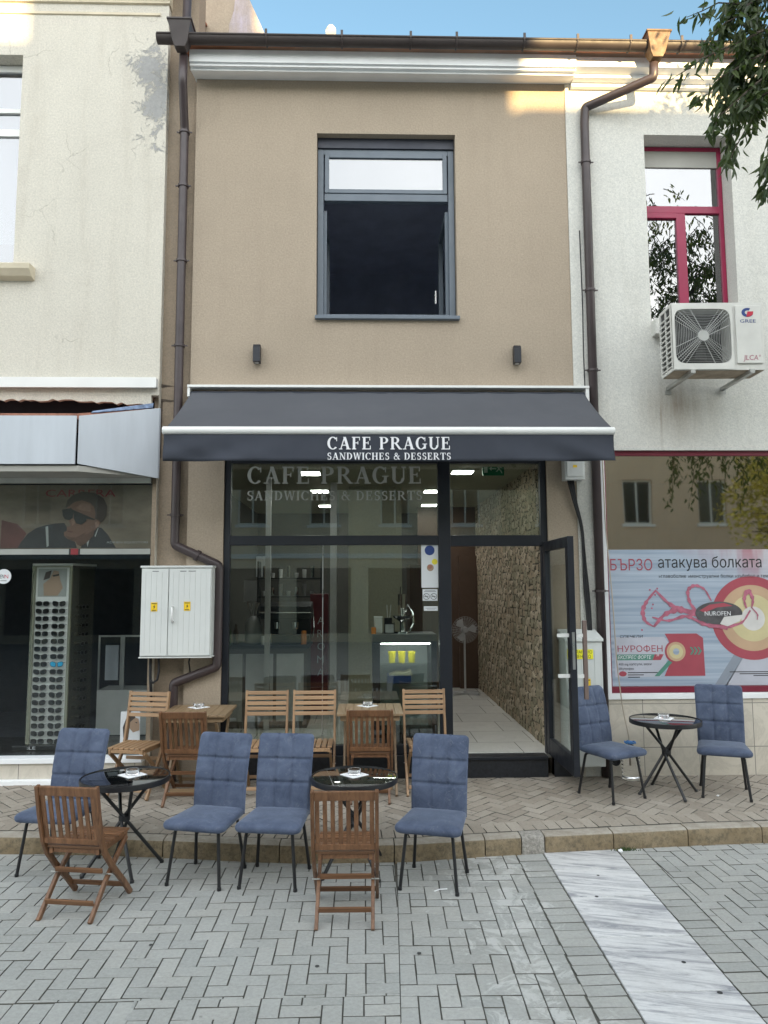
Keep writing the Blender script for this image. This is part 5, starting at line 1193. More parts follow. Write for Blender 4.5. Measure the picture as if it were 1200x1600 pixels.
mb = MB(); mb.box(2.3, 9, 3.0, 3.1, .3, 3.6); mb.box(2.3, 9, .31, 3.0, .3, .36); mb.box(2.3, 9, .31, 3.0, 3.45, 3.55); mb.box(2.2, 2.3, .31, 3.0, .3, 3.5); mb.build('shop_room', 'plain_wall', PB)

# advert poster on the pharmacy window
AD = thing('medicine_advert', 'large pale blue painkiller advert with red rings on the pharmacy window', 'poster')
ay = .046
def A_(px, py): return (2.478 + (px - 953) * .00636, 2.365 - (py - 858) * .00636)
def adbg():
    m, n, l, p = newmat('advert_blue')
    a = noise(n, l, 1.0, 5, 0.6, stretch=(0.5, 1, 22)); b = noise(n, l, 1.5, 4)
    base = mixc(n, l, ramp(n, l, a, [(.35, 0), (.65, 1.0)]), (.26, .32, .41), (.42, .48, .56))
    tc = n.new('ShaderNodeTexCoord'); s = n.new('ShaderNodeSeparateXYZ'); l.new(tc.outputs['Object'], s.inputs[0])
    d = ramp(n, l, math_(n, l, 'MULTIPLY', math_(n, l, 'SUBTRACT', math_(n, l, 'ADD', math_(n, l, 'MULTIPLY', s.outputs[0], .5), s.outputs[2]), 3.4), .7), [(.35, 0.0), (.75, 1.0)])
    pink = mixc(n, l, ramp(n, l, noise(n, l, 1.2, 4, stretch=(5, 1, .7)), [(.4, 0), (.6, 1.0)]), (.55, .50, .52), (.45, .16, .17))
    base = mixc(n, l, d, base, pink); l.new(base, p.inputs['Base Color']); p.inputs['Roughness'].default_value = .35
adbg()
mat('ad_red', (.36, .07, .095), .4, var=.1); mat('ad_orange', (.50, .34, .22), .4, var=.1); mat('ad_yellow', (.56, .49, .28), .4); mat('ad_cream', (.62, .60, .58), .4); mat('ad_pink', (.42, .13, .19), .4, var=.3, vs=15); mat('ad_dark', (.09, .085, .09), .4, var=.4, vs=8); mat('ad_grey', (.25, .28, .33), .4); mat('ad_green', (.09, .25, .19), .4); mat('ad_pale', (.45, .46, .52), .4, var=.1)
mb = MB(); mb.box(2.478, 5.3, ay - .001, ay + .001, 1.003, 2.365); mb.build('sheet', 'advert_blue', AD)
def disc(mb, px, py, r, k, mi=None, sx=1.0): c = A_(px, py); mb.prism_y([(c[0] + r * sx * .00636 * math.cos(2 * PI * i / 56), c[1] + r * .00636 * math.sin(2 * PI * i / 56)) for i in range(56)], ay - .001 - k * .0006, ay - .001 - (k - 1) * .0006 - .0001, mi)
def pol(mb, pts, k, mi=None): mb.prism_y([A_(*p) for p in pts], ay - .001 - k * .0006, ay - .001 - (k - 1) * .0006 - .0001, mi)
mb = MB(); pol(mb, [(1115, 1072), (1135, 1072), (1165, 1026), (1150, 1022)], 1); mb.build('grey_band', 'ad_grey', AD)
mb = MB(); pol(mb, [(1133, 1072), (1230, 1072), (1230, 1000), (1165, 1026)], 1); mb.build('pink_field', 'ad_pale', AD)
mb = MB(); disc(mb, 1181, 967, 66, 2, 0); disc(mb, 1181, 967, 52, 3, 1); disc(mb, 1182, 967, 37, 4, 2); disc(mb, 1182, 968, 19, 5, 3); mb.build('ring_target', ['ad_red', 'ad_orange', 'ad_yellow', 'ad_cream'], AD)
mb = MB()
def sw_(pts, r, k=6):
    P = smooth_path([(A_(*p)[0], ay - .001 - k * .0006, A_(*p)[1]) for p in pts], .06, 5); n_ = len(P)
    L, Rr = [], []
    for i, p in enumerate(P):
        d = P[min(i + 1, n_ - 1)] - P[max(i - 1, 0)]; q = Vector((-d.z, 0, d.x)).normalized(); rr = r * (.35 + .65 * math.sin(PI * (i + .5) / n_)) * (1 + .35 * math.sin(i * 1.9)); L.append(p + q * rr); Rr.append(p - q * rr)
    for i in range(n_ - 1): mb.add([L[i], L[i + 1], Rr[i + 1], Rr[i]], [(0, 1, 2, 3)])
sw_([(1028, 922), (1012, 940), (1004, 955), (1008, 972), (1022, 980)], .02); sw_([(1022, 980), (1040, 960), (1062, 952), (1090, 960), (1110, 972), (1140, 985)], .03, 7); sw_([(1028, 924), (1048, 945), (1070, 955), (1100, 955)], .02, 8); sw_([(1116, 940), (1106, 920), (1090, 914), (1078, 922), (1080, 942), (1096, 962), (1120, 978)], .016, 9); sw_([(1020, 965), (1045, 972), (1075, 962), (1105, 978), (1135, 982), (1165, 975), (1178, 955)], .018, 10); sw_([(1172, 952), (1168, 938), (1176, 920), (1184, 938), (1180, 952)], .02, 11); sw_([(1180, 950), (1190, 962), (1188, 970)], .008, 12)
for p in ((1018, 922), (1026, 930), (1020, 951), (1003, 985), (1030, 920), (1022, 945)): disc(mb, p[0], p[1], 1.5, 6)
mb.build('liquid_swirl', 'ad_pink', AD)
mb = MB(); disc(mb, 1127, 959, 18, 14, 0, 2.1); pol(mb, [(1096, 955), (1112, 946), (1135, 943), (1150, 948), (1125, 950), (1104, 958)], 15, 1); pol(mb, [(1135, 965), (1165, 962), (1160, 972), (1140, 980), (1128, 976)], 15, 2); mb.build('capsule', ['ad_dark', 'ad_red', 'ad_cream'], AD)
mb = MB(); x, z = A_(1104, 963); add_text(mb, 'NUROFEN', x, z, ay - .012, .045, .265, 0, .02); mb.build('capsule_lettering', 'letter_white', AD)
mb = MB(); x, z = A_(956, 891); add_text(mb, 'БЪРЗО', x, z, ay - .003, .115, .43, 0); x, z = A_(1033, 887); add_text(mb, 'атакува болката', x, z, ay - .003, .115, 1.065, 1); x, z = A_(1033, 903); add_text(mb, '»главоболие »менструални болки »зъбобол и температура', x, z, ay - .003, .035, 1.34, 1)
mb.build('headline', ['ad_red', 'ink_black'], AD)
mb = MB(); pol(mb, [(958, 996), (1038, 996), (1050, 1012), (1030, 1058), (958, 1058)], 1, 0); pol(mb, [(1039, 991), (1090, 991), (1100, 998), (1101, 1057), (1036, 1057), (1054, 1020)], 2, 1); pol(mb, [(1020, 1057), (1028, 1057), (1050, 1035), (1046, 1030)], 3, 2); pol(mb, [(960, 1023), (1034, 1023), (1031, 1032), (960, 1032)], 2, 2); pol(mb, [(1022, 1023), (1036, 1023), (1031, 1032), (1018, 1032)], 3, 1)
for k, x in enumerate((1078, 1084, 1090)): pol(mb, [(x, 1012), (x + 3, 1012), (x + 7, 1018), (x + 3, 1024), (x, 1024), (x + 4, 1018)], 4, 2)
mb.build('box_picture', ['ad_pale', 'ad_red', 'ad_green'], AD)
mb = MB(); disc(mb, 1056, 1019, 18, 5, 0); disc(mb, 1056, 1019, 15, 6, 1); disc(mb, 1056, 1019, 11, 7, 2); disc(mb, 1056, 1019, 5, 8, 3); mb.build('box_target', ['ad_red', 'ad_orange', 'ad_yellow', 'advert_blue'], AD)
mb = MB(); x, z = A_(963, 1019); add_text(mb, 'НУРОФЕН', x, z, ay - .004, .062, .455, 0, .02); x, z = A_(963, 1030); add_text(mb, 'ЕКСПРЕС ФОРТЕ', x, z, ay - .005, .035, .33, 1, .0, shear=.2); x, z = A_(964, 1040); add_text(mb, '400 mg капсули, меки', x, z, ay - .003, .026, .33, 2); x, z = A_(964, 1047); add_text(mb, 'Ибупрофен', x, z, ay - .003, .024, .15, 2); x, z = A_(967, 997); add_text(mb, 'СПЕЧЕЛИ', x, z, ay - .003, .025, .23, 2, shear=.2); x, z = A_(1024, 1026); add_text(mb, '»', x, z, ay - .006, .04, .03, 1)
for k, w_ in enumerate((.3, .16, .12)): x, z = A_(978, 1050 + k * 3.5); mb.box(x, x + w_, ay - .003, ay - .002, z - .012, z - .004, 2)
for k, w_ in enumerate((.5, .4, .26)): x, z = A_(1140, 1050 + k * 3); mb.box(x + .5 - w_, x + .5, ay - .003, ay - .002, z - .012, z - .004, 2)
disc(mb, 970, 1053, 4, 3, 0, 1.5); mb.build('box_lettering', ['ad_red', 'letter_white', 'ink_black'], AD)

# air conditioner
AC = thing('air_conditioner', 'dirty white outdoor air conditioner unit on brackets below the crimson window', 'air conditioner', (3.385, -.50, 4.035), R(-2))
W_, H_, D_ = .87, .66, .30
mb = MB(); mb.box(-W_ / 2, W_ / 2, -.14, .16, 0, .03); mb.box(-W_ / 2, W_ / 2, -.14, .16, H_ - .03, H_); mb.box(-W_ / 2, -W_ / 2 + .035, -.14, -.10, .03, H_ - .03); mb.box(W_ / 2 - .29, W_ / 2, -.14, .16, .03, H_ - .03)
# face plate with a rounded-square opening
cx, cz, hw = -.145, H_ / 2, .268
def sq(a, k, e): c, s = math.cos(a), math.sin(a); return (k * abs(c) ** e * math.copysign(1, c), k * abs(s) ** e * math.copysign(1, s))
N_ = 48; ring_o = []; ring_i = []
for i in range(N_):
    a = 2 * PI * i / N_; x, z = sq(a, hw, .30); ring_i.append((cx + x, cz + z)); c, s = math.cos(a), math.sin(a); m_ = max(abs(c), abs(s)); ring_o.append((cx + c / m_ * .288 * (1.0 if abs(c) >= abs(s) else 1), cz + s / m_ * (H_ / 2 - .005)))
vs = [(x, -.152, z) for x, z in ring_o] + [(x, -.152, z) for x, z in ring_i] + [(x, -.10, z) for x, z in ring_i]
mb.add(vs, [(i, (i + 1) % N_, N_ + (i + 1) % N_, N_ + i) for i in range(N_)] + [(N_ + i, N_ + (i + 1) % N_, 2 * N_ + (i + 1) % N_, 2 * N_ + i) for i in range(N_)])
mb.build('casing', 'ac_white', AC, smooth=True)
mb = MB(); mb.box(-W_ / 2 + .01, W_ / 2 - .01, -.13, .155, -.003, -.0005); mb.build('grimy_underside', 'ac_grime', AC)
mb = MB(); mb.box(-W_ / 2 + .036, W_ / 2 - .291, .10, .12, .031, H_ - .031); mb.build('radiator', 'ac_dark', AC)
mb = MB()
for k in range(24):
    a = 2 * PI * k / 24 + .05; x, z = sq(a, hw, .30); mb.tube([(cx + .04 * math.cos(a), -.162, cz + .04 * math.sin(a)), (cx + x, -.145, cz + z)], .0036 if k % 2 == 0 else .0022, 4)
for r in np.linspace(.06, .99, 17):
    mb.tube([(cx + sq(2 * PI * i / 40, hw * r, .30 + .70 * (1 - r))[0], -.160 + .012 * r, cz + sq(2 * PI * i / 40, hw * r, .30 + .70 * (1 - r))[1]) for i in range(40)], .0017, 3, closed=True)
mb.lathe([(.052, -.168), (.055, -.16), (.055, -.155)], (cx, 0, cz), 20, 'y'); mb.build('fan_grille', 'ac_wire', AC)
mb = MB()
for k in range(3):
    a = 2 * PI * k / 3 + .4; mb.add([(cx + .03 * math.cos(a), -.07, cz + .03 * math.sin(a)), (cx + .21 * math.cos(a - .2), -.09, cz + .21 * math.sin(a - .2)), (cx + .22 * math.cos(a + .5), -.03, cz + .22 * math.sin(a + .5)), (cx + .1 * math.cos(a + 1), -.02, cz + .1 * math.sin(a + 1))], [(0, 1, 2, 3)])
o = mb.build('fan_blades', 'ac_dark', AC); s_ = o.modifiers.new('t', 'SOLIDIFY'); s_.thickness = .004
mb = MB()
for k in range(11):
    z = .04 + k * .05; mb.box(-W_ / 2 - .004, -W_ / 2 + .01, -.13, .15, z, z + .012)
mb.box(-W_ / 2 - .005, -W_ / 2 + .01, -.14, -.12, .02, H_ - .02); mb.box(-W_ / 2 - .005, -W_ / 2 + .01, .0, .015, .02, H_ - .02); mb.box(-W_ / 2 - .005, -W_ / 2 + .01, .14, .16, .02, H_ - .02); mb.build('side_grid', 'ac_white', AC)
mb = MB(); mb.box(-W_ / 2 + .011, -W_ / 2 + .02, -.12, .14, .03, H_ - .03); mb.build('side_fins', 'ac_dark', AC)
px_ = W_ / 2 - .265
mb = MB(); mb.box(px_, W_ / 2 - .025, -.158, -.1405, .06, H_ - .035); lp = mb.build('service_panel', 'ac_white', AC, bevel=.004)
mb = MB(); ex, ez = px_ + .115, .555
for i in range(28):
    a0, a1 = R(60 + 270 * i / 28), R(60 + 270 * (i + 1) / 28); mb.add([(ex + r * 1.25 * math.cos(a), -.1595, ez + r * math.sin(a)) for r, a in ((.045, a0), (.045, a1), (.02, a1), (.02, a0))], [(0, 1, 2, 3)], 0)
mb.prism_y([(ex + .0, ez + .01), (ex + .056, ez + .01), (ex + .05, ez - .02), (ex + .02, ez - .04), (ex - .012, ez - .042)], -.161, -.1597, 1); add_text(mb, 'GREE', ex - .075, ez - .1, -.1597, .034, .15, 0, .03); mb.build('logo', ['ink_blue', 'ink_red'], lp)
mb = MB(); add_text(mb, 'JLCA°', ex - .06, .09, -.1597, .05, .16, 0, .0, shear=.1); mb.build('faded_lettering', 'ad_pink', lp)
for x in (-.26, .30):
    mb = MB(); mb.box(x - .02, x + .02, -.15, .485, -.036, -.004); mb.box(x - .022, x + .022, -.17, -.15, -.036, .0)
    mb.box(x - .03, x + .03, .465, .477, -.075, -.037)
    mb.build('bracket', 'galvanised', AC)
# drain hose with bottle, valve
t = thing('drain_hose', 'thin beige hose hanging down the white edge into a bottle', 'hose'); mb = MB()
mb.tube(smooth_path([(2.425, -.05, 3.28), (2.43, -.05, 2.6), (2.475, -.05, 1.9), (2.50, -.05, 1.2), (2.53, -.08, .8), (2.565, -.12, .55), (2.57, -.12, .47), (2.57, -.13, .28)], .12), .006, 7); mb.build('hose', 'hose_beige', t, smooth='all')
bx, by = 2.565, -.15; t = thing('water_bottle', 'clear plastic bottle with blue neck catching drips from the hose', 'bottle', (bx, by, PZ(bx, by)))
mb = MB(); pr = [(.06, .0), (.085, .012), (.088, .03)]
for k in range(6): pr += [(.088, .04 + k * .035), (.082, .05 + k * .035), (.088, .06 + k * .035)]
pr += [(.085, .26), (.05, .31), (.022, .33), (.022, .345)]
mb.lathe(pr, n=28); mb.build('bottle_body', 'cast_glass', t, smooth='all')
mb = MB(); mb.lathe([(.026, .335), (.026, .36), (.02, .362)], n=16); mb.tube([(.05 * math.cos(a), .05 * math.sin(a), .35 + .006 * math.sin(5 * a)) for a in [2 * PI * i / 14 for i in range(14)]], .008, 6, closed=True); mb.build('blue_neck', 'blue_plastic', t, smooth='all')
t = thing('drain_outlet', 'round black pipe end sticking out of the stone plinth', 'pipe'); mb = MB(); mb.lathe([(.045, -.015), (.045, -.10), (.036, -.10), (.03, -.08), (.0, -.079)], (2.44, 0, .31), 18, 'y'); mb.build('pipe', 'black_rubber', t, smooth=True)

# ================================================================== FURNITURE
def rrect(hw, hd, r, n=6, taper=0.0):
    pts = []
    for sx, sy, a0 in ((1, 1, 0), (-1, 1, 90), (-1, -1, 180), (1, -1, 270)):
        for i in range(n + 1):
            a = R(a0 + 90 * i / n); pts.append((sx * (hw - r) + r * math.cos(a), sy * (hd - r) + r * math.sin(a)))
    return [(x * (1 + taper * (-y / hd)), y) for x, y in pts]
def velvet_chair():
    t = thing('velvet_chair', 'x', 'chair')
    # seat cushion
    mb = MB(); layers = [(.0, -.2, .9), (.006, -.035, .97), (.02, -.004, 1.0), (.036, 0, 1.0), (.048, -.012, .95), (.057, -.04, .84), (.062, -.10, .5)]
    vs = []; n = None
    for z, ins, k in layers:
        ring = rrect(.222 + ins * .25 if ins > -.15 else .205, .222 + ins * .25 if ins > -.15 else .205, .07, 6, .035) if True else None
        s_ = {0: .93, 1: .975, 2: 1.0, 3: 1.0, 4: .965, 5: .88, 6: .5}[layers.index((z, ins, k))]
        ring = rrect(.212 * s_, .228 * s_, .05 * s_, 6, .085); n = len(ring)
        vs += [(x, y - .015, .375 + z - .006 * max(0, -(y) / .22) ** 2) for x, y in ring]
    fs = [(i * n + k, i * n + (k + 1) % n, (i + 1) * n + (k + 1) % n, (i + 1) * n + k) for i in range(len(layers) - 1) for k in range(n)]
    fs += [tuple(range(n - 1, -1, -1)), tuple((len(layers) - 1) * n + k for k in range(n))]
    mb.add(vs, fs); mb.build('seat', 'blue_velvet', t, smooth='all')
    # quilted back
    mb = MB(); NX, NZ = 44, 56; Z0, Z1 = .385, .925; vs = []
    def yc(z): u = (z - Z0) / (Z1 - Z0); return .175 + .085 * u + .03 * u * u - .018 * math.sin(PI * u)
    for side in (0, 1):
        for i in range(NX + 1):
            for j in range(NZ + 1):
                u, v = i / NX * 2 - 1, j / NZ; z = Z0 + (Z1 - Z0) * v; hw = .2 + .008 * v
                # rounded top corners
                x = u * hw; edge = min(1, (1 - abs(u)) / .09); th = .027 * math.sqrt(max(0, 1 - (1 - edge) ** 2)); te = min(1, (1 - v) / .05, v / .03 + .05); th *= math.sqrt(max(0, 1 - (1 - te) ** 2))
                cr = .035
                if abs(x) > hw - cr and z > Z1 - cr:
                    dx, dz = abs(x) - (hw - cr), z - (Z1 - cr); m_ = max(dx, dz); l_ = math.hypot(dx, dz)
                    if l_ > 0: k = m_ / l_; x = math.copysign(hw - cr + dx * k, x); z = Z1 - cr + dz * k
                q = 0
                if side == 0:
                    xs_ = (u + 1) / 2; dv = min(abs(xs_ - 1 / 3 - .03), abs(xs_ - 2 / 3)) * .41
                    dh = min(abs(v - .40), abs(v - .69)) * .54
                    q = -.012 * math.exp(-(dh / .0075) ** 2) - .010 * math.exp(-(dv / .0075) ** 2) * (1 if v > .12 else v / .12) - .006 * math.exp(-(dh ** 2 + dv ** 2) / .018 ** 2)
                    q += .002 * math.sin(PI * ((v - .11) / .29 % 1)) + .0015 * abs(math.sin(PI * xs_ * 3))
                    q *= edge
                th_ = th + q
                vs.append((x, yc(z) - (th_ if side == 0 else -th), z))
    n = (NX + 1) * (NZ + 1); fs = []
    for i in range(NX):
        for j in range(NZ):
            a = i * (NZ + 1) + j; b = (i + 1) * (NZ + 1) + j; fs.append((a, b, b + 1, a + 1)); fs.append((n + a + 1, n + b + 1, n + b, n + a))
    for i in range(NX):
        for j in (0, NZ): a = i * (NZ + 1) + j; b = a + NZ + 1; fs.append((a, b, n + b, n + a))
    for j in range(NZ):
        for i in (0, NX): a = i * (NZ + 1) + j; fs.append((a, a + 1, n + a + 1, n + a))
    mb.add(vs, fs); mb.build('backrest', 'blue_velvet', t, smooth='all')
    for sx in (-1, 1):
        for sy in (-1, 1):
            mb = MB(); P = smooth_path([(sx * .12, sy * .11 - .01, .368), (sx * .158, sy * .15 - .01, .362), (sx * .192, sy * .205, .006)], .035, 5)
            mb.tube(P, .0115, 10); mb.lathe([(.014, 0), (.014, .02), (.012, .022)], (sx * .192, sy * .205, 0), 10); mb.build('leg', 'black_metal', t, smooth=True)
    mb = MB(); mb.box(-.14, .14, -.13, .11, .355, .374); mb.build('under_frame', 'black_metal', t)
    return t
vc = velvet_chair()
GB = 'blue velvet chairs around the round tables'
spots = [
 ((-2.20, -1.785, 0), -10, 'blue velvet chair at the far left, partly behind a slatted wooden chair'),
 ((-1.095, -2.005, 0), -15, 'blue velvet chair just right of the left round table, its twin close on its right'),
 ((-.613, -2.06, 0), -9, 'blue velvet chair just left of the front wooden chair at the middle table'),
 ((.48, -2.145, 0), -17, 'blue velvet chair standing alone on the street right of the middle round table'),
 ((2.20, -.665, None), 28, 'blue velvet chair on the pavement beside the open cafe door'),
 ((3.235, -.64, None), -22, 'blue velvet chair on the pavement below the advert, right of the small table'),
]
for i, (p, a, lb) in enumerate(spots):
    o = vc if i == 0 else copy_tree(vc); z = p[2] if p[2] is not None else PZ(p[0], p[1]) + .001
    o.location = (p[0], p[1], z); o.rotation_euler = (0, 0, R(a)); o['label'] = lb; o['group'] = GB

def wood_chair(kind):
    """faces -Y.  kind V: upright back slats, kind H: level back slats"""
    t = thing('folding_chair', 'x', 'chair'); wm = 'teak_' if kind == 'V' else 'pale_wood_'
    H = .80 if kind == 'V' else .885; sh = .40 if kind == 'V' else .43; sx = .19
    if kind == 'V':
        st = [(.262, H), (.222, .62), (.172, .45), (.12, .36), (.02, .25), (-.12, .12), (-.235, .0)]
    else: st = [(.20, H), (.16, .66), (.115, .46), (.05, .33), (-.07, .17), (-.19, .0)]
    for s in (-1, 1):
        mb = MB(); mb.ribbon([(s * (sx + .002), y, z) for y, z in st], .022, .038); mb.build('leg', wm + 'z', t, bevel=.004)
    ry = .24 if kind == 'V' else .22
    for s in (-1, 1):
        mb = MB(); mb.ribbon([(s * (sx - .024), -.20, sh - .03), (s * (sx - .024), .05, sh * .48), (s * (sx - .024), ry, 0)], .022, .034); mb.build('leg', wm + 'z', t, bevel=.004)
    mb = MB()
    if kind == 'V':
        for k in range(8): y = -.225 + k * .049; mb.box(-sx + .012, sx - .012, y, y + .036, sh + .001, sh + .016)
    else:
        for k in range(7): x = -sx + .014 + k * .0525; mb.box(x, x + .042, -.215, .13, sh + .001, sh + .016)
    seat = mb.build('seat', wm + ('x' if kind == 'V' else 'y'), t, bevel=.003)
    mb = MB()
    for s in (-1, 1): mb.box(s * (sx - .037) - .011, s * (sx - .037) + .011, -.225, .15, sh - .035, sh)
    mb.box(-sx + .05, sx - .05, -.222, -.2, sh - .03, sh - .001); mb.box(-sx + .05, sx - .05, .12, .142, sh - .03, sh - .001); mb.build('seat_frame', wm + 'y', t, bevel=.002)
    def yb(z):
        for (y1, z1), (y2, z2) in zip(st, st[1:]):
            if z2 <= z <= z1: return y2 + (y1 - y2) * (z - z2) / (z1 - z2)
        return st[0][0]
    mb = MB()
    if kind == 'V':
        mb.bar((-sx + .01, yb(.765), .768), (sx - .01, yb(.765), .768), .055, .02, (0, .2, 1)); mb.bar((-sx + .01, yb(.45), .452), (sx - .01, yb(.45), .452), .034, .02, (0, .2, 1))
        for k in range(8): x = -sx + .028 + k * .0466; mb.bar((x, yb(.455) - .0, .456), (x, yb(.75), .752), .026, .011)
    else:
        for k in range(5): z = .862 - k * .047; mb.bar((-sx + .008, yb(z) - .012, z), (sx - .008, yb(z) - .012, z), .034, .012, (0, .2, 1))
    mb.build('backrest', wm + ('z' if kind == 'V' else 'x'), t, bevel=.002)
    for y, z, xx in ((ry - .055, .095, sx - .034), (-.175, .075, sx - .008), (ry * .35, sh * .62 if kind == 'V' else .3, sx - .034)):
        mb = MB(); yy = y
        mb.bar((-xx, yy, z), (xx, yy, z), .03, .014, (0, .3, 1)); mb.build('stretcher', wm + 'x', t, bevel=.002)
    mb = MB()
    for s in (-1, 1): mb.tube([(s * (sx - .04), .05, sh * .55), (s * (sx + .016), .05, sh * .55)], .005, 8); mb.tube([(s * (sx - .045), -.19, sh - .018), (s * (sx - .03), -.19, sh - .018)], .005, 8)
    mb.build('pivot_bolt', 'steel', t)
    return t
cv, ch_ = wood_chair('V'), wood_chair('H')
VS = [
 ((-1.77, -2.455, 0), 180 - 9, 'reddish brown slatted folding chair seen from behind at the left round table'),
 ((-.112, -2.62, 0), 180 - 1, 'reddish brown folding chair nearest the viewer, seen from behind at the middle round table'),
 ((-1.54, -.62, None), 180 - 3, 'reddish brown folding chair pushed in at the left wooden table'),
 ((.055, -.60, None), 180 - 1, 'reddish brown folding chair pushed in at the right wooden table'),
]
for i, (p, a, lb) in enumerate(VS):
    o = cv if i == 0 else copy_tree(cv); z = p[2] if p[2] is not None else PZ(p[0], p[1]) + .001
    o.location = (p[0], p[1], z); o.rotation_euler = (0, 0, R(a)); o['label'] = lb; o['group'] = 'brown folding chairs with upright back slats'
HS = [
 ((-2.06, -.42, None), -12, 'pale slatted folding chair left of the left wooden table, by the optician window'),
 ((-.915, -.42, None), 0, 'pale slatted folding chair just right of the left wooden table'),
 ((-.467, -.42, None), 0, 'pale slatted folding chair just left of the right wooden table'),
 ((.575, -.42, None), 2, 'pale slatted folding chair right of the right wooden table, by the entrance'),
]
for i, (p, a, lb) in enumerate(HS):
    o = ch_ if i == 0 else copy_tree(ch_); o.location = (p[0], p[1], PZ(p[0], p[1]) + .001); o.rotation_euler = (0, 0, R(a)); o['label'] = lb; o['group'] = 'pale folding chairs with level back slats'

def wood_table():
    t = thing('folding_table', 'x', 'table'); hw = .30
    mb = MB()
    for k in range(8): x = -hw + k * .075; mb.box(x + .0015, x + .0735, -hw + .002, hw - .002, .708, .728)
    mb.build('table_top', 'table_wood_y', t, bevel=.002)
    mb = MB()
    for y in (-hw + .05, hw - .05): mb.box(-hw + .04, hw - .04, y - .012, y + .012, .66, .707)
    for x in (-hw + .045, hw - .045): mb.box(x - .012, x + .012, -hw + .063, hw - .063, .66, .706)
    mb.build('apron', 'table_wood_x', t)
    for s in (-1, 1):
        for y0, y1 in ((-.24, .24), (.24, -.24)):
            mb = MB(); xx = s * (.235 if y0 < 0 else .205); mb.bar((xx, y0, 0), (xx, y1, .66), .022, .04); mb.build('leg', 'table_wood_z', t, bevel=.003)
    for y in (-.2, .2): mb = MB(); mb.bar((-.2, y, .06), (.2, y, .06), .03, .014, (0, 0, 1)); mb.build('stretcher', 'table_wood_x', t)
    return t
wt = wood_table()
for i, (x, y, lb) in enumerate(((-1.525, -.365, 'square slatted wooden table between the meter cabinet and a brown chair'), (.055, -.365, 'square slatted wooden table in front of the display fridge'))):
    o = wt if i == 0 else copy_tree(wt); o.location = (x, y, PZ(x, y) + .001); o['label'] = lb; o['group'] = 'slatted wooden tables on the pavement'
def round_table():
    t = thing('round_table', 'x', 'table'); r = .308
    mb = MB(); mb.lathe([(r - .012, .632), (r - .006, .634), (r - .006, .6485), (r - .012, .650)], n=64); mb.build('glass_top', 'black_glass_top', t, smooth=True)
    mb = MB(); mb.lathe([(r - .006, .612), (r + .004, .614), (r + .006, .63), (r + .004, .651), (r - .004, .653), (r - .006, .63)], n=64); mb.lathe([(.20, .60), (.205, .60), (.205, .631), (.2, .631)], n=32); mb.build('rim', 'black_metal', t, smooth=True)
    for k in range(4):
        a = PI / 4 + k * PI / 2; b = a + PI; w_ = a + PI / 2
        P = smooth_path([(.20 * math.cos(a), .20 * math.sin(a), .61), (.026 * math.cos(w_), .026 * math.sin(w_), .36), (.275 * math.cos(b), .275 * math.sin(b), .008)], .06, 5)
        mb = MB(); mb.tube(P, .0125, 10); mb.lathe([(.015, 0), (.015, .015), (.013, .018)], (.275 * math.cos(b), .275 * math.sin(b), 0), 10); mb.build('leg', 'black_metal', t, smooth=True)
    mb = MB(); mb.lathe([(.034, .34), (.04, .345), (.04, .375), (.034, .38)], n=20); mb.build('waist_ring', 'black_metal', t, smooth=True)
    return t
rt_ = round_table()
RT = [((-1.72, -1.86, 0), 75, 'round black glass table at the left with a blue chair half behind it'), ((-.07, -1.93, 0), -7, 'round black glass table in the middle behind a brown folding chair'), ((2.735, -.60, None), 53, 'round black glass table on the pavement below the advert')]
tops = []
for i, (p, a, lb) in enumerate(RT):
    o = rt_ if i == 0 else copy_tree(rt_); z = 0 if p[2] is not None else PZ(p[0], p[1]) + .001
    o.location = (p[0], p[1], z); o.rotation_euler = (0, 0, R(a)); o['label'] = lb; o['group'] = 'round black tables'
    tops.append((p[0] + (.04 if i == 0 else (0 if i == 1 else -.0)), p[1] + .03, z + .6512))
tops += [(-1.56, -.22, PZ(0, -.36) + .730), (.035, -.22, PZ(0, -.36) + .730)]
names = ['the left round table', 'the middle round table', 'the round table on the pavement', 'the left wooden table', 'the right wooden table']
nap = None; ash = None
for i, ((x, y, z), nm) in enumerate(zip(tops, names)):
    a = R(45 + [3, -4, 10, 2, 0][i])
    if nap is None:
        mb = MB(); mb.box(-.075, .075, -.075, .075, 0, .0012); mb.box(-.074, .073, -.073, .0745, .0014, .0026); nap = mb.build('napkin', 'napkin_paper'); n_ = nap
    else: n_ = nap.copy(); col.objects.link(n_)
    n_.location = (x, y, z); n_.rotation_euler = (0, 0, a); tag(n_, 'white paper napkin under the ashtray on ' + nm, 'napkin', 'napkins on the tables')
    if ash is None:
        mb = MB(); mb.lathe([(.038, 0), (.042, .004), (.045, .028), (.043, .032), (.037, .032), (.034, .01), (.0, .008)], n=28); ash = mb.build('ashtray', 'cast_glass', smooth=True); a_ = ash
    else: a_ = ash.copy(); col.objects.link(a_)
    a_.scale = (1.15,) * 3; a_.location = (x, y, z + .003); tag(a_, 'small clear glass ashtray on ' + nm, 'ashtray', 'glass ashtrays on the tables')

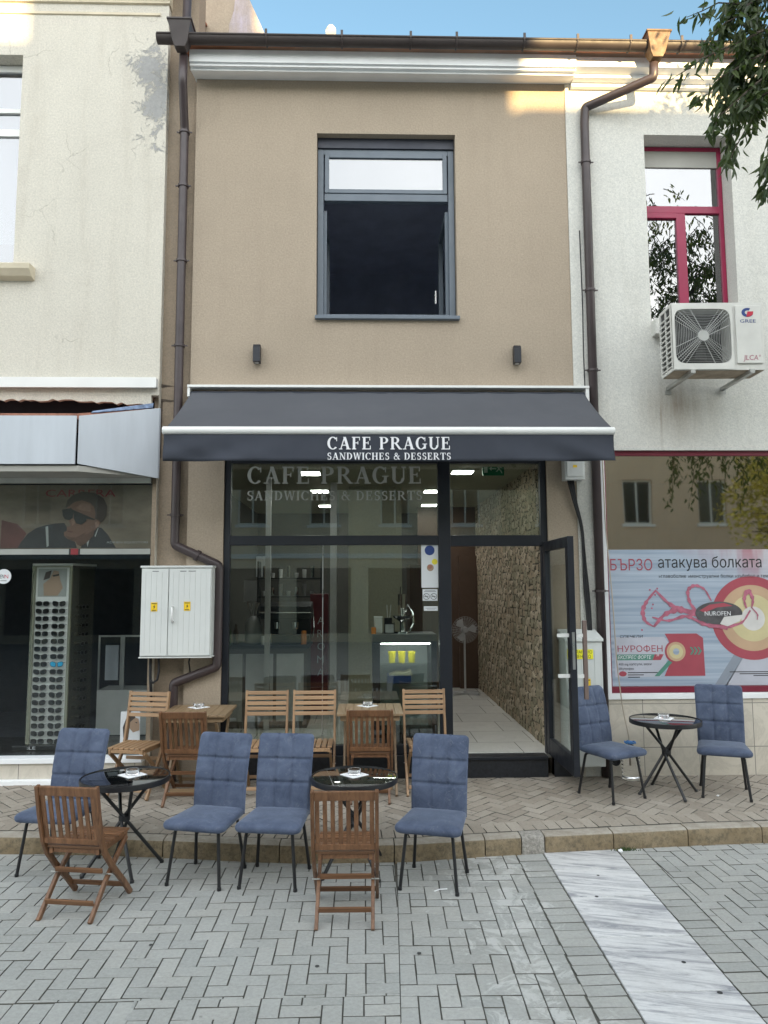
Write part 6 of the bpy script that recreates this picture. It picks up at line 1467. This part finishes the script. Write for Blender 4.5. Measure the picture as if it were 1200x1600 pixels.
# litter
def crumple(name, label, x, y, z, s, m):
    rj = random.Random(int(x * 100)); mb = MB(); bm = bmesh.new(); bmesh.ops.create_icosphere(bm, subdivisions=2, radius=s)
    vs = [(v.co.x * rj.uniform(.6, 1.2), v.co.y * rj.uniform(.6, 1.2), v.co.z * rj.uniform(.3, .8) + s * .5) for v in bm.verts]; fs = [tuple(v.index for v in f.verts) for f in bm.faces]; bm.free()
    mb.add(vs, fs); o = mb.build(name, m); o.location = (x, y, z); tag(o, label, 'litter')
crumple('paper_scrap', 'crumpled white paper at the kerb beside the marble band', 1.93, -1.66, .004, .02, 'napkin_paper')
crumple('paper_scrap', 'tiny white scrap on the pavement under the right blue chair', 3.13, -.72, PZ(0, -.72) + .001, .012, 'napkin_paper')
mb = MB(); mb.tube([(.46, -2.33, .006), (.50, -2.30, .006), (.55, -2.295, .006)], .004, 6); tag(mb.build('straw_piece', 'napkin_paper'), 'short white curved strip lying on the street by the right blue chair', 'litter')
mb = MB(); rj = random.Random(9)
for k in range(70):
    x0, y0 = 1.98 + rj.gauss(0, .045), -1.615 + rj.uniform(-.02, .005); a = rj.uniform(0, 6.28); l_ = rj.uniform(.015, .045); w_ = .004
    mb.add([(x0 - w_, y0, .002), (x0 + w_, y0, .002), (x0 + l_ * .6 * math.cos(a), y0 - abs(l_ * .6 * math.sin(a)), l_)], [(0, 1, 2)])
tag(mb.build('kerb_weeds', 'weed_green'), 'small green weeds growing in the joint at the kerb', 'weeds', kind='stuff')

# ================================================================== OPPOSITE SIDE OF THE STREET (seen only as reflections; shades the street)
def opposite(x0, x1, y, h, m, label, floors, roofm='roof_tile', dep=8):
    B = thing('opposite_building', label, 'building'); holes = []
    wins = []
    n = max(1, int((x1 - x0) / 2.6)); st = (x1 - x0) / n
    for f in range(1, floors):
        for k in range(n): cx_ = x0 + (k + .5) * st; holes.append((cx_ - .55, cx_ + .55, 3.4 + (f - 1) * 3.1 + .9, 3.4 + (f - 1) * 3.1 + 2.6)); wins.append(holes[-1])
    for k in range(n): cx_ = x0 + (k + .5) * st; holes.append((cx_ - st * .38, cx_ + st * .38, .3, 2.7))
    mb = MB(); wall_holes(mb, x0, x1, 0, h, holes, y, y - .3); mb.box(x0, x1, y - dep, y - .301, 0, h - .1); mb.build('wall', m, B)
    mb = MB(); [mb.box(x0, x1, y + .001, y + .12, z, z + .18) for z in (3.05, h - .25)]; [mb.box(a - .08, b + .08, y + .001, y + .07, c - .1, c) for a, b, c, d in wins]; mb.build('mouldings', 'white_cornice', B)
    for a, b, c, d in wins:
        f = MB(); frame(f, a, b, c, d, .07, y - .12, y - .18); f.box((a + b) / 2 - .03, (a + b) / 2 + .03, y - .179, y - .121, c + .07, d - .07); fo = f.build('window', 'white_metal', B)
        mb = MB(); mb.box(a + .05, b - .05, y - .16, y - .15, c + .05, d - .05); mb.build('pane', 'shade_dark', fo)
    for a, b, c, d in holes[len(wins):]:
        f = MB(); frame(f, a, b, c, d, .08, y - .1, y - .2); fo = f.build('shop_window', 'anthracite', B); mb = MB(); mb.box(a + .06, b - .06, y - .16, y - .15, c + .06, d - .06); mb.build('pane', 'shade_dark', fo)
    if m == 'opposite_pink': mb = MB(); mb.box(3.92, x1, y - .6, y - .3, h + .081, h + .75); mb.build('shade_parapet', m, B)  # unseen strip added on the roof to keep low sun off the left wall
    if h > 12: mb = MB(); mb.box(x0 + .02, x0 + 1.4, y - 3, y - .3, h - .09, h + .8); mb.build('roof_shade_block', m, B)  # unseen block added to throw shade on the rear gable
    mb = MB(); mb.prism_x([(y + .3, h), (y + .3, h + .08), (y - dep, h + .08), (y - dep, h)], x0, x1); mb.build('roof', roofm, B)
opposite(-24, 5.15, -20, 11.0, 'opposite_pink', 'long pink building across the street mirrored in the shop glass', 3)
opposite(5.17, 8.88, -20, 12.6, 'opposite_cream', 'tall cream building across the street mirrored in the shop glass', 4, dep=3.4)
opposite(8.9, 26, -20, 10.35, 'opposite_tan', 'lower tan building across the street towards the right', 3)
# ================================================================== TREE (trunk to the right of the view, branches hang into it)
TR = thing('street_tree', 'leafy street tree whose drooping branches hang in at the top right', 'tree', (0, 0, 0))
rj = random.Random(11)
trunk = MB(); trunk.tube([(3.55, -4.3, -.02), (3.5, -4.28, 1.2), (3.42, -4.22, 2.4), (3.3, -4.15, 3.4), (3.2, -4.05, 4.4), (3.1, -4.0, 5.6), (3.0, -3.9, 7.0)], [.19, .16, .14, .13, .11, .09, .03], 14)
leaves = MB(); twigs = MB()
def leaf(p, d, L, w):
    d = d.normalized(); s = d.cross(Vector((rj.uniform(-1, 1), rj.uniform(-1, 1), rj.uniform(-1, 1)))).normalized(); n = d.cross(s); c = n * (w * .25)
    q = lambda t, k: p + d * (L * t) + s * (w * k) + n * (-.12 * L * t * t)
    leaves.add([q(0, 0), q(.3, .5) + c, q(.65, .42) + c, q(1, 0), q(.65, -.42) + c, q(.3, -.5) + c, q(.5, 0)], [(0, 1, 6), (1, 2, 6), (2, 3, 6), (3, 4, 6), (4, 5, 6), (5, 0, 6)])
def twig(a, b, r0, n, L=.076, droop=.12, spread=.06):
    a, b = Vector(a), Vector(b); P = []
    for i in range(7):
        t = i / 6; P.append(a.lerp(b, t) + Vector((rj.gauss(0, .012), rj.gauss(0, .012), -droop * (t * t - t) * 1.0)))
    twigs.tube(P, [r0 * (1 - .8 * i / 6) for i in range(7)], 5)
    for k in range(n):
        t = (k + rj.random()) / n; t = .15 + .85 * t; i = min(5, int(t * 6)); p = P[i].lerp(P[i + 1], t * 6 - i) + Vector((rj.gauss(0, spread * .35), rj.gauss(0, spread * .35), rj.gauss(0, spread * .25)))
        dirv = (P[i + 1] - P[i]).normalized() * .5 + Vector((rj.gauss(0, .55), rj.gauss(0, .55), rj.uniform(-1.15, -.15)))
        leaf(p, dirv, L * rj.uniform(.7, 1.2), L * .27 * rj.uniform(.8, 1.2))
# crown seen above: limbs ending in hanging twigs
anch = [((3.2, -4.05, 4.5), (2.2, -3.9, 5.15)), ((3.15, -4.0, 5.2), (2.0, -4.1, 5.4)), ((3.1, -4.0, 5.6), (2.3, -3.5, 5.9)), ((3.3, -4.1, 3.9), (2.35, -4.1, 4.75)), ((3.1, -4, 5.5), (2.1, -4.4, 5.7))]
for a, b in anch: trunk.tube([a, tuple((Vector(a) + Vector(b)) / 2 + Vector((0, 0, .12))), b], [.06, .045, .02], 8)
ends = [ # (start, end, leaves)
 ((2.2, -3.95, 5.0), (1.62, -4.0, 4.86), 34), ((2.1, -4.0, 5.0), (1.70, -4.0, 4.70), 36), ((2.1, -4.0, 4.8), (1.52, -4.0, 4.50), 30), ((2.1, -4.0, 4.7), (1.66, -3.95, 4.42), 46),
 ((2.15, -4.0, 4.65), (1.74, -4.0, 4.25), 60), ((2.15, -4.0, 4.6), (1.80, -3.98, 4.06), 60), ((2.2, -4.1, 4.5), (1.95, -4.05, 4.0), 70), ((2.1, -3.9, 4.9), (1.83, -3.9, 4.42), 80),
 ((2.1, -3.9, 5.0), (1.92, -3.9, 4.5), 90), ((2.2, -3.9, 5.0), (2.0, -3.85, 4.4), 90), ((2.3, -4.0, 4.9), (2.05, -4.0, 4.2), 90), ((2.0, -3.9, 5.1), (1.78, -3.95, 4.72), 80), ((2.1, -3.95, 5.1), (1.9, -4.0, 4.75), 100), ((2.2, -3.8, 4.8), (1.9, -3.75, 4.28), 80), ((2.2, -4.0, 4.5), (1.86, -4.0, 4.33), 60), ((2.3, -3.9, 4.3), (2.02, -3.9, 3.95), 60), ((2.25, -3.9, 4.95), (1.86, -3.85, 4.6), 90), ((2.3, -3.9, 4.7), (1.98, -3.9, 4.55), 90)]
for a, b, n in ends: twig(a, b, .008, int(n * 1.45))
# the rest of the crown, outside the view
for k in range(520):
    th, ph, rr = rj.uniform(0, 2 * PI), math.acos(rj.uniform(-.75, 1)), rj.uniform(.45, 1)
    c = Vector((4.6 + 2.3 * rr * math.sin(ph) * math.cos(th), -4.1 + 1.9 * rr * math.sin(ph) * math.sin(th), 6.5 + 2.1 * rr * math.cos(ph)))
    lim = .60 * (c.y + 7.43) + .15
    if c.x < lim or (c.z < 4.6 and c.x < 2.9): continue
    e = c + Vector((rj.gauss(0, .25), rj.gauss(0, .25), -rj.uniform(.2, .5)))
    if e.x < .58 * (e.y + 7.43) or (c.z > 6.3 and c.x < 4.45): continue
    twig(c, e, .008, 16, L=.12, spread=.2)
for k in range(34):
    a0 = Vector((rj.uniform(4.8, 6.2), rj.uniform(-4.6, -3.4), rj.uniform(4.2, 5.4)))
    twig(a0, a0 + Vector((rj.uniform(-.3, .3), rj.uniform(-.2, .2), -rj.uniform(.6, 1.3))), .007, 24, L=.12, spread=.14)
for q in ((4.9, -4.0, 5.6), (5.6, -4.2, 5.3), (4.6, -4.4, 7.2), (5.6, -3.9, 7.0)): trunk.tube([(3.25, -4.1, 4.2), tuple((Vector((3.25, -4.1, 4.2)) + Vector(q)) / 2 + Vector((0, 0, .15))), q], [.08, .055, .02], 8)
trunk.build('trunk', 'bark', TR, smooth='all'); twigs.build('twigs', 'bark', TR); leaves.build('crown', 'leaf_green', TR)

# second tree across the street, mirrored in the pharmacy glass
T2 = thing('far_tree', 'yellow-green tree across the street mirrored in the pharmacy window', 'tree')
m, n, l, p = newmat('leaf_sun_yellow'); g = n.new('ShaderNodeNewGeometry')
l.new(mixc(n, l, g.outputs['Random Per Island'], (0.2, 0.19, 0.03), (0.75, 0.66, 0.12)), p.inputs['Base Color'])  # bright yellow leaf colour stands in for sunlight on the crown
leaves = MB(); tk = MB(); tk.tube([(13.3, -14, -.02), (13.2, -14, 2.2), (13.3, -14, 4.5), (13.2, -14, 6.5)], [.2, .16, .12, .04], 10)
for k in range(26):
    a = rj.uniform(0, 6.28); z = rj.uniform(2.4, 6); q = Vector((13.25 + 1.6 * math.cos(a), -14 + 1.6 * math.sin(a), z + rj.uniform(0, .8))); tk.tube([(13.25, -14, z), q], [.05, .015], 5)
for k in range(5200):
    th, ph, rr = rj.uniform(0, 2 * PI), math.acos(rj.uniform(-1, 1)), rj.uniform(.3, 1) ** .5
    bl = 1 + .18 * math.sin(3 * th + 5 * ph)
    c = Vector((13.25 + 2.3 * rr * bl * math.sin(ph) * math.cos(th), -14 + 2.3 * rr * bl * math.sin(ph) * math.sin(th), 4.9 + 2.4 * rr * bl * math.cos(ph)))
    leaf(c, Vector((rj.gauss(0, 1), rj.gauss(0, 1), rj.gauss(-.3, .7))), rj.uniform(.12, .2), .08)
tk.build('trunk', 'bark', T2, smooth='all'); leaves.build('crown', 'leaf_sun_yellow', T2)
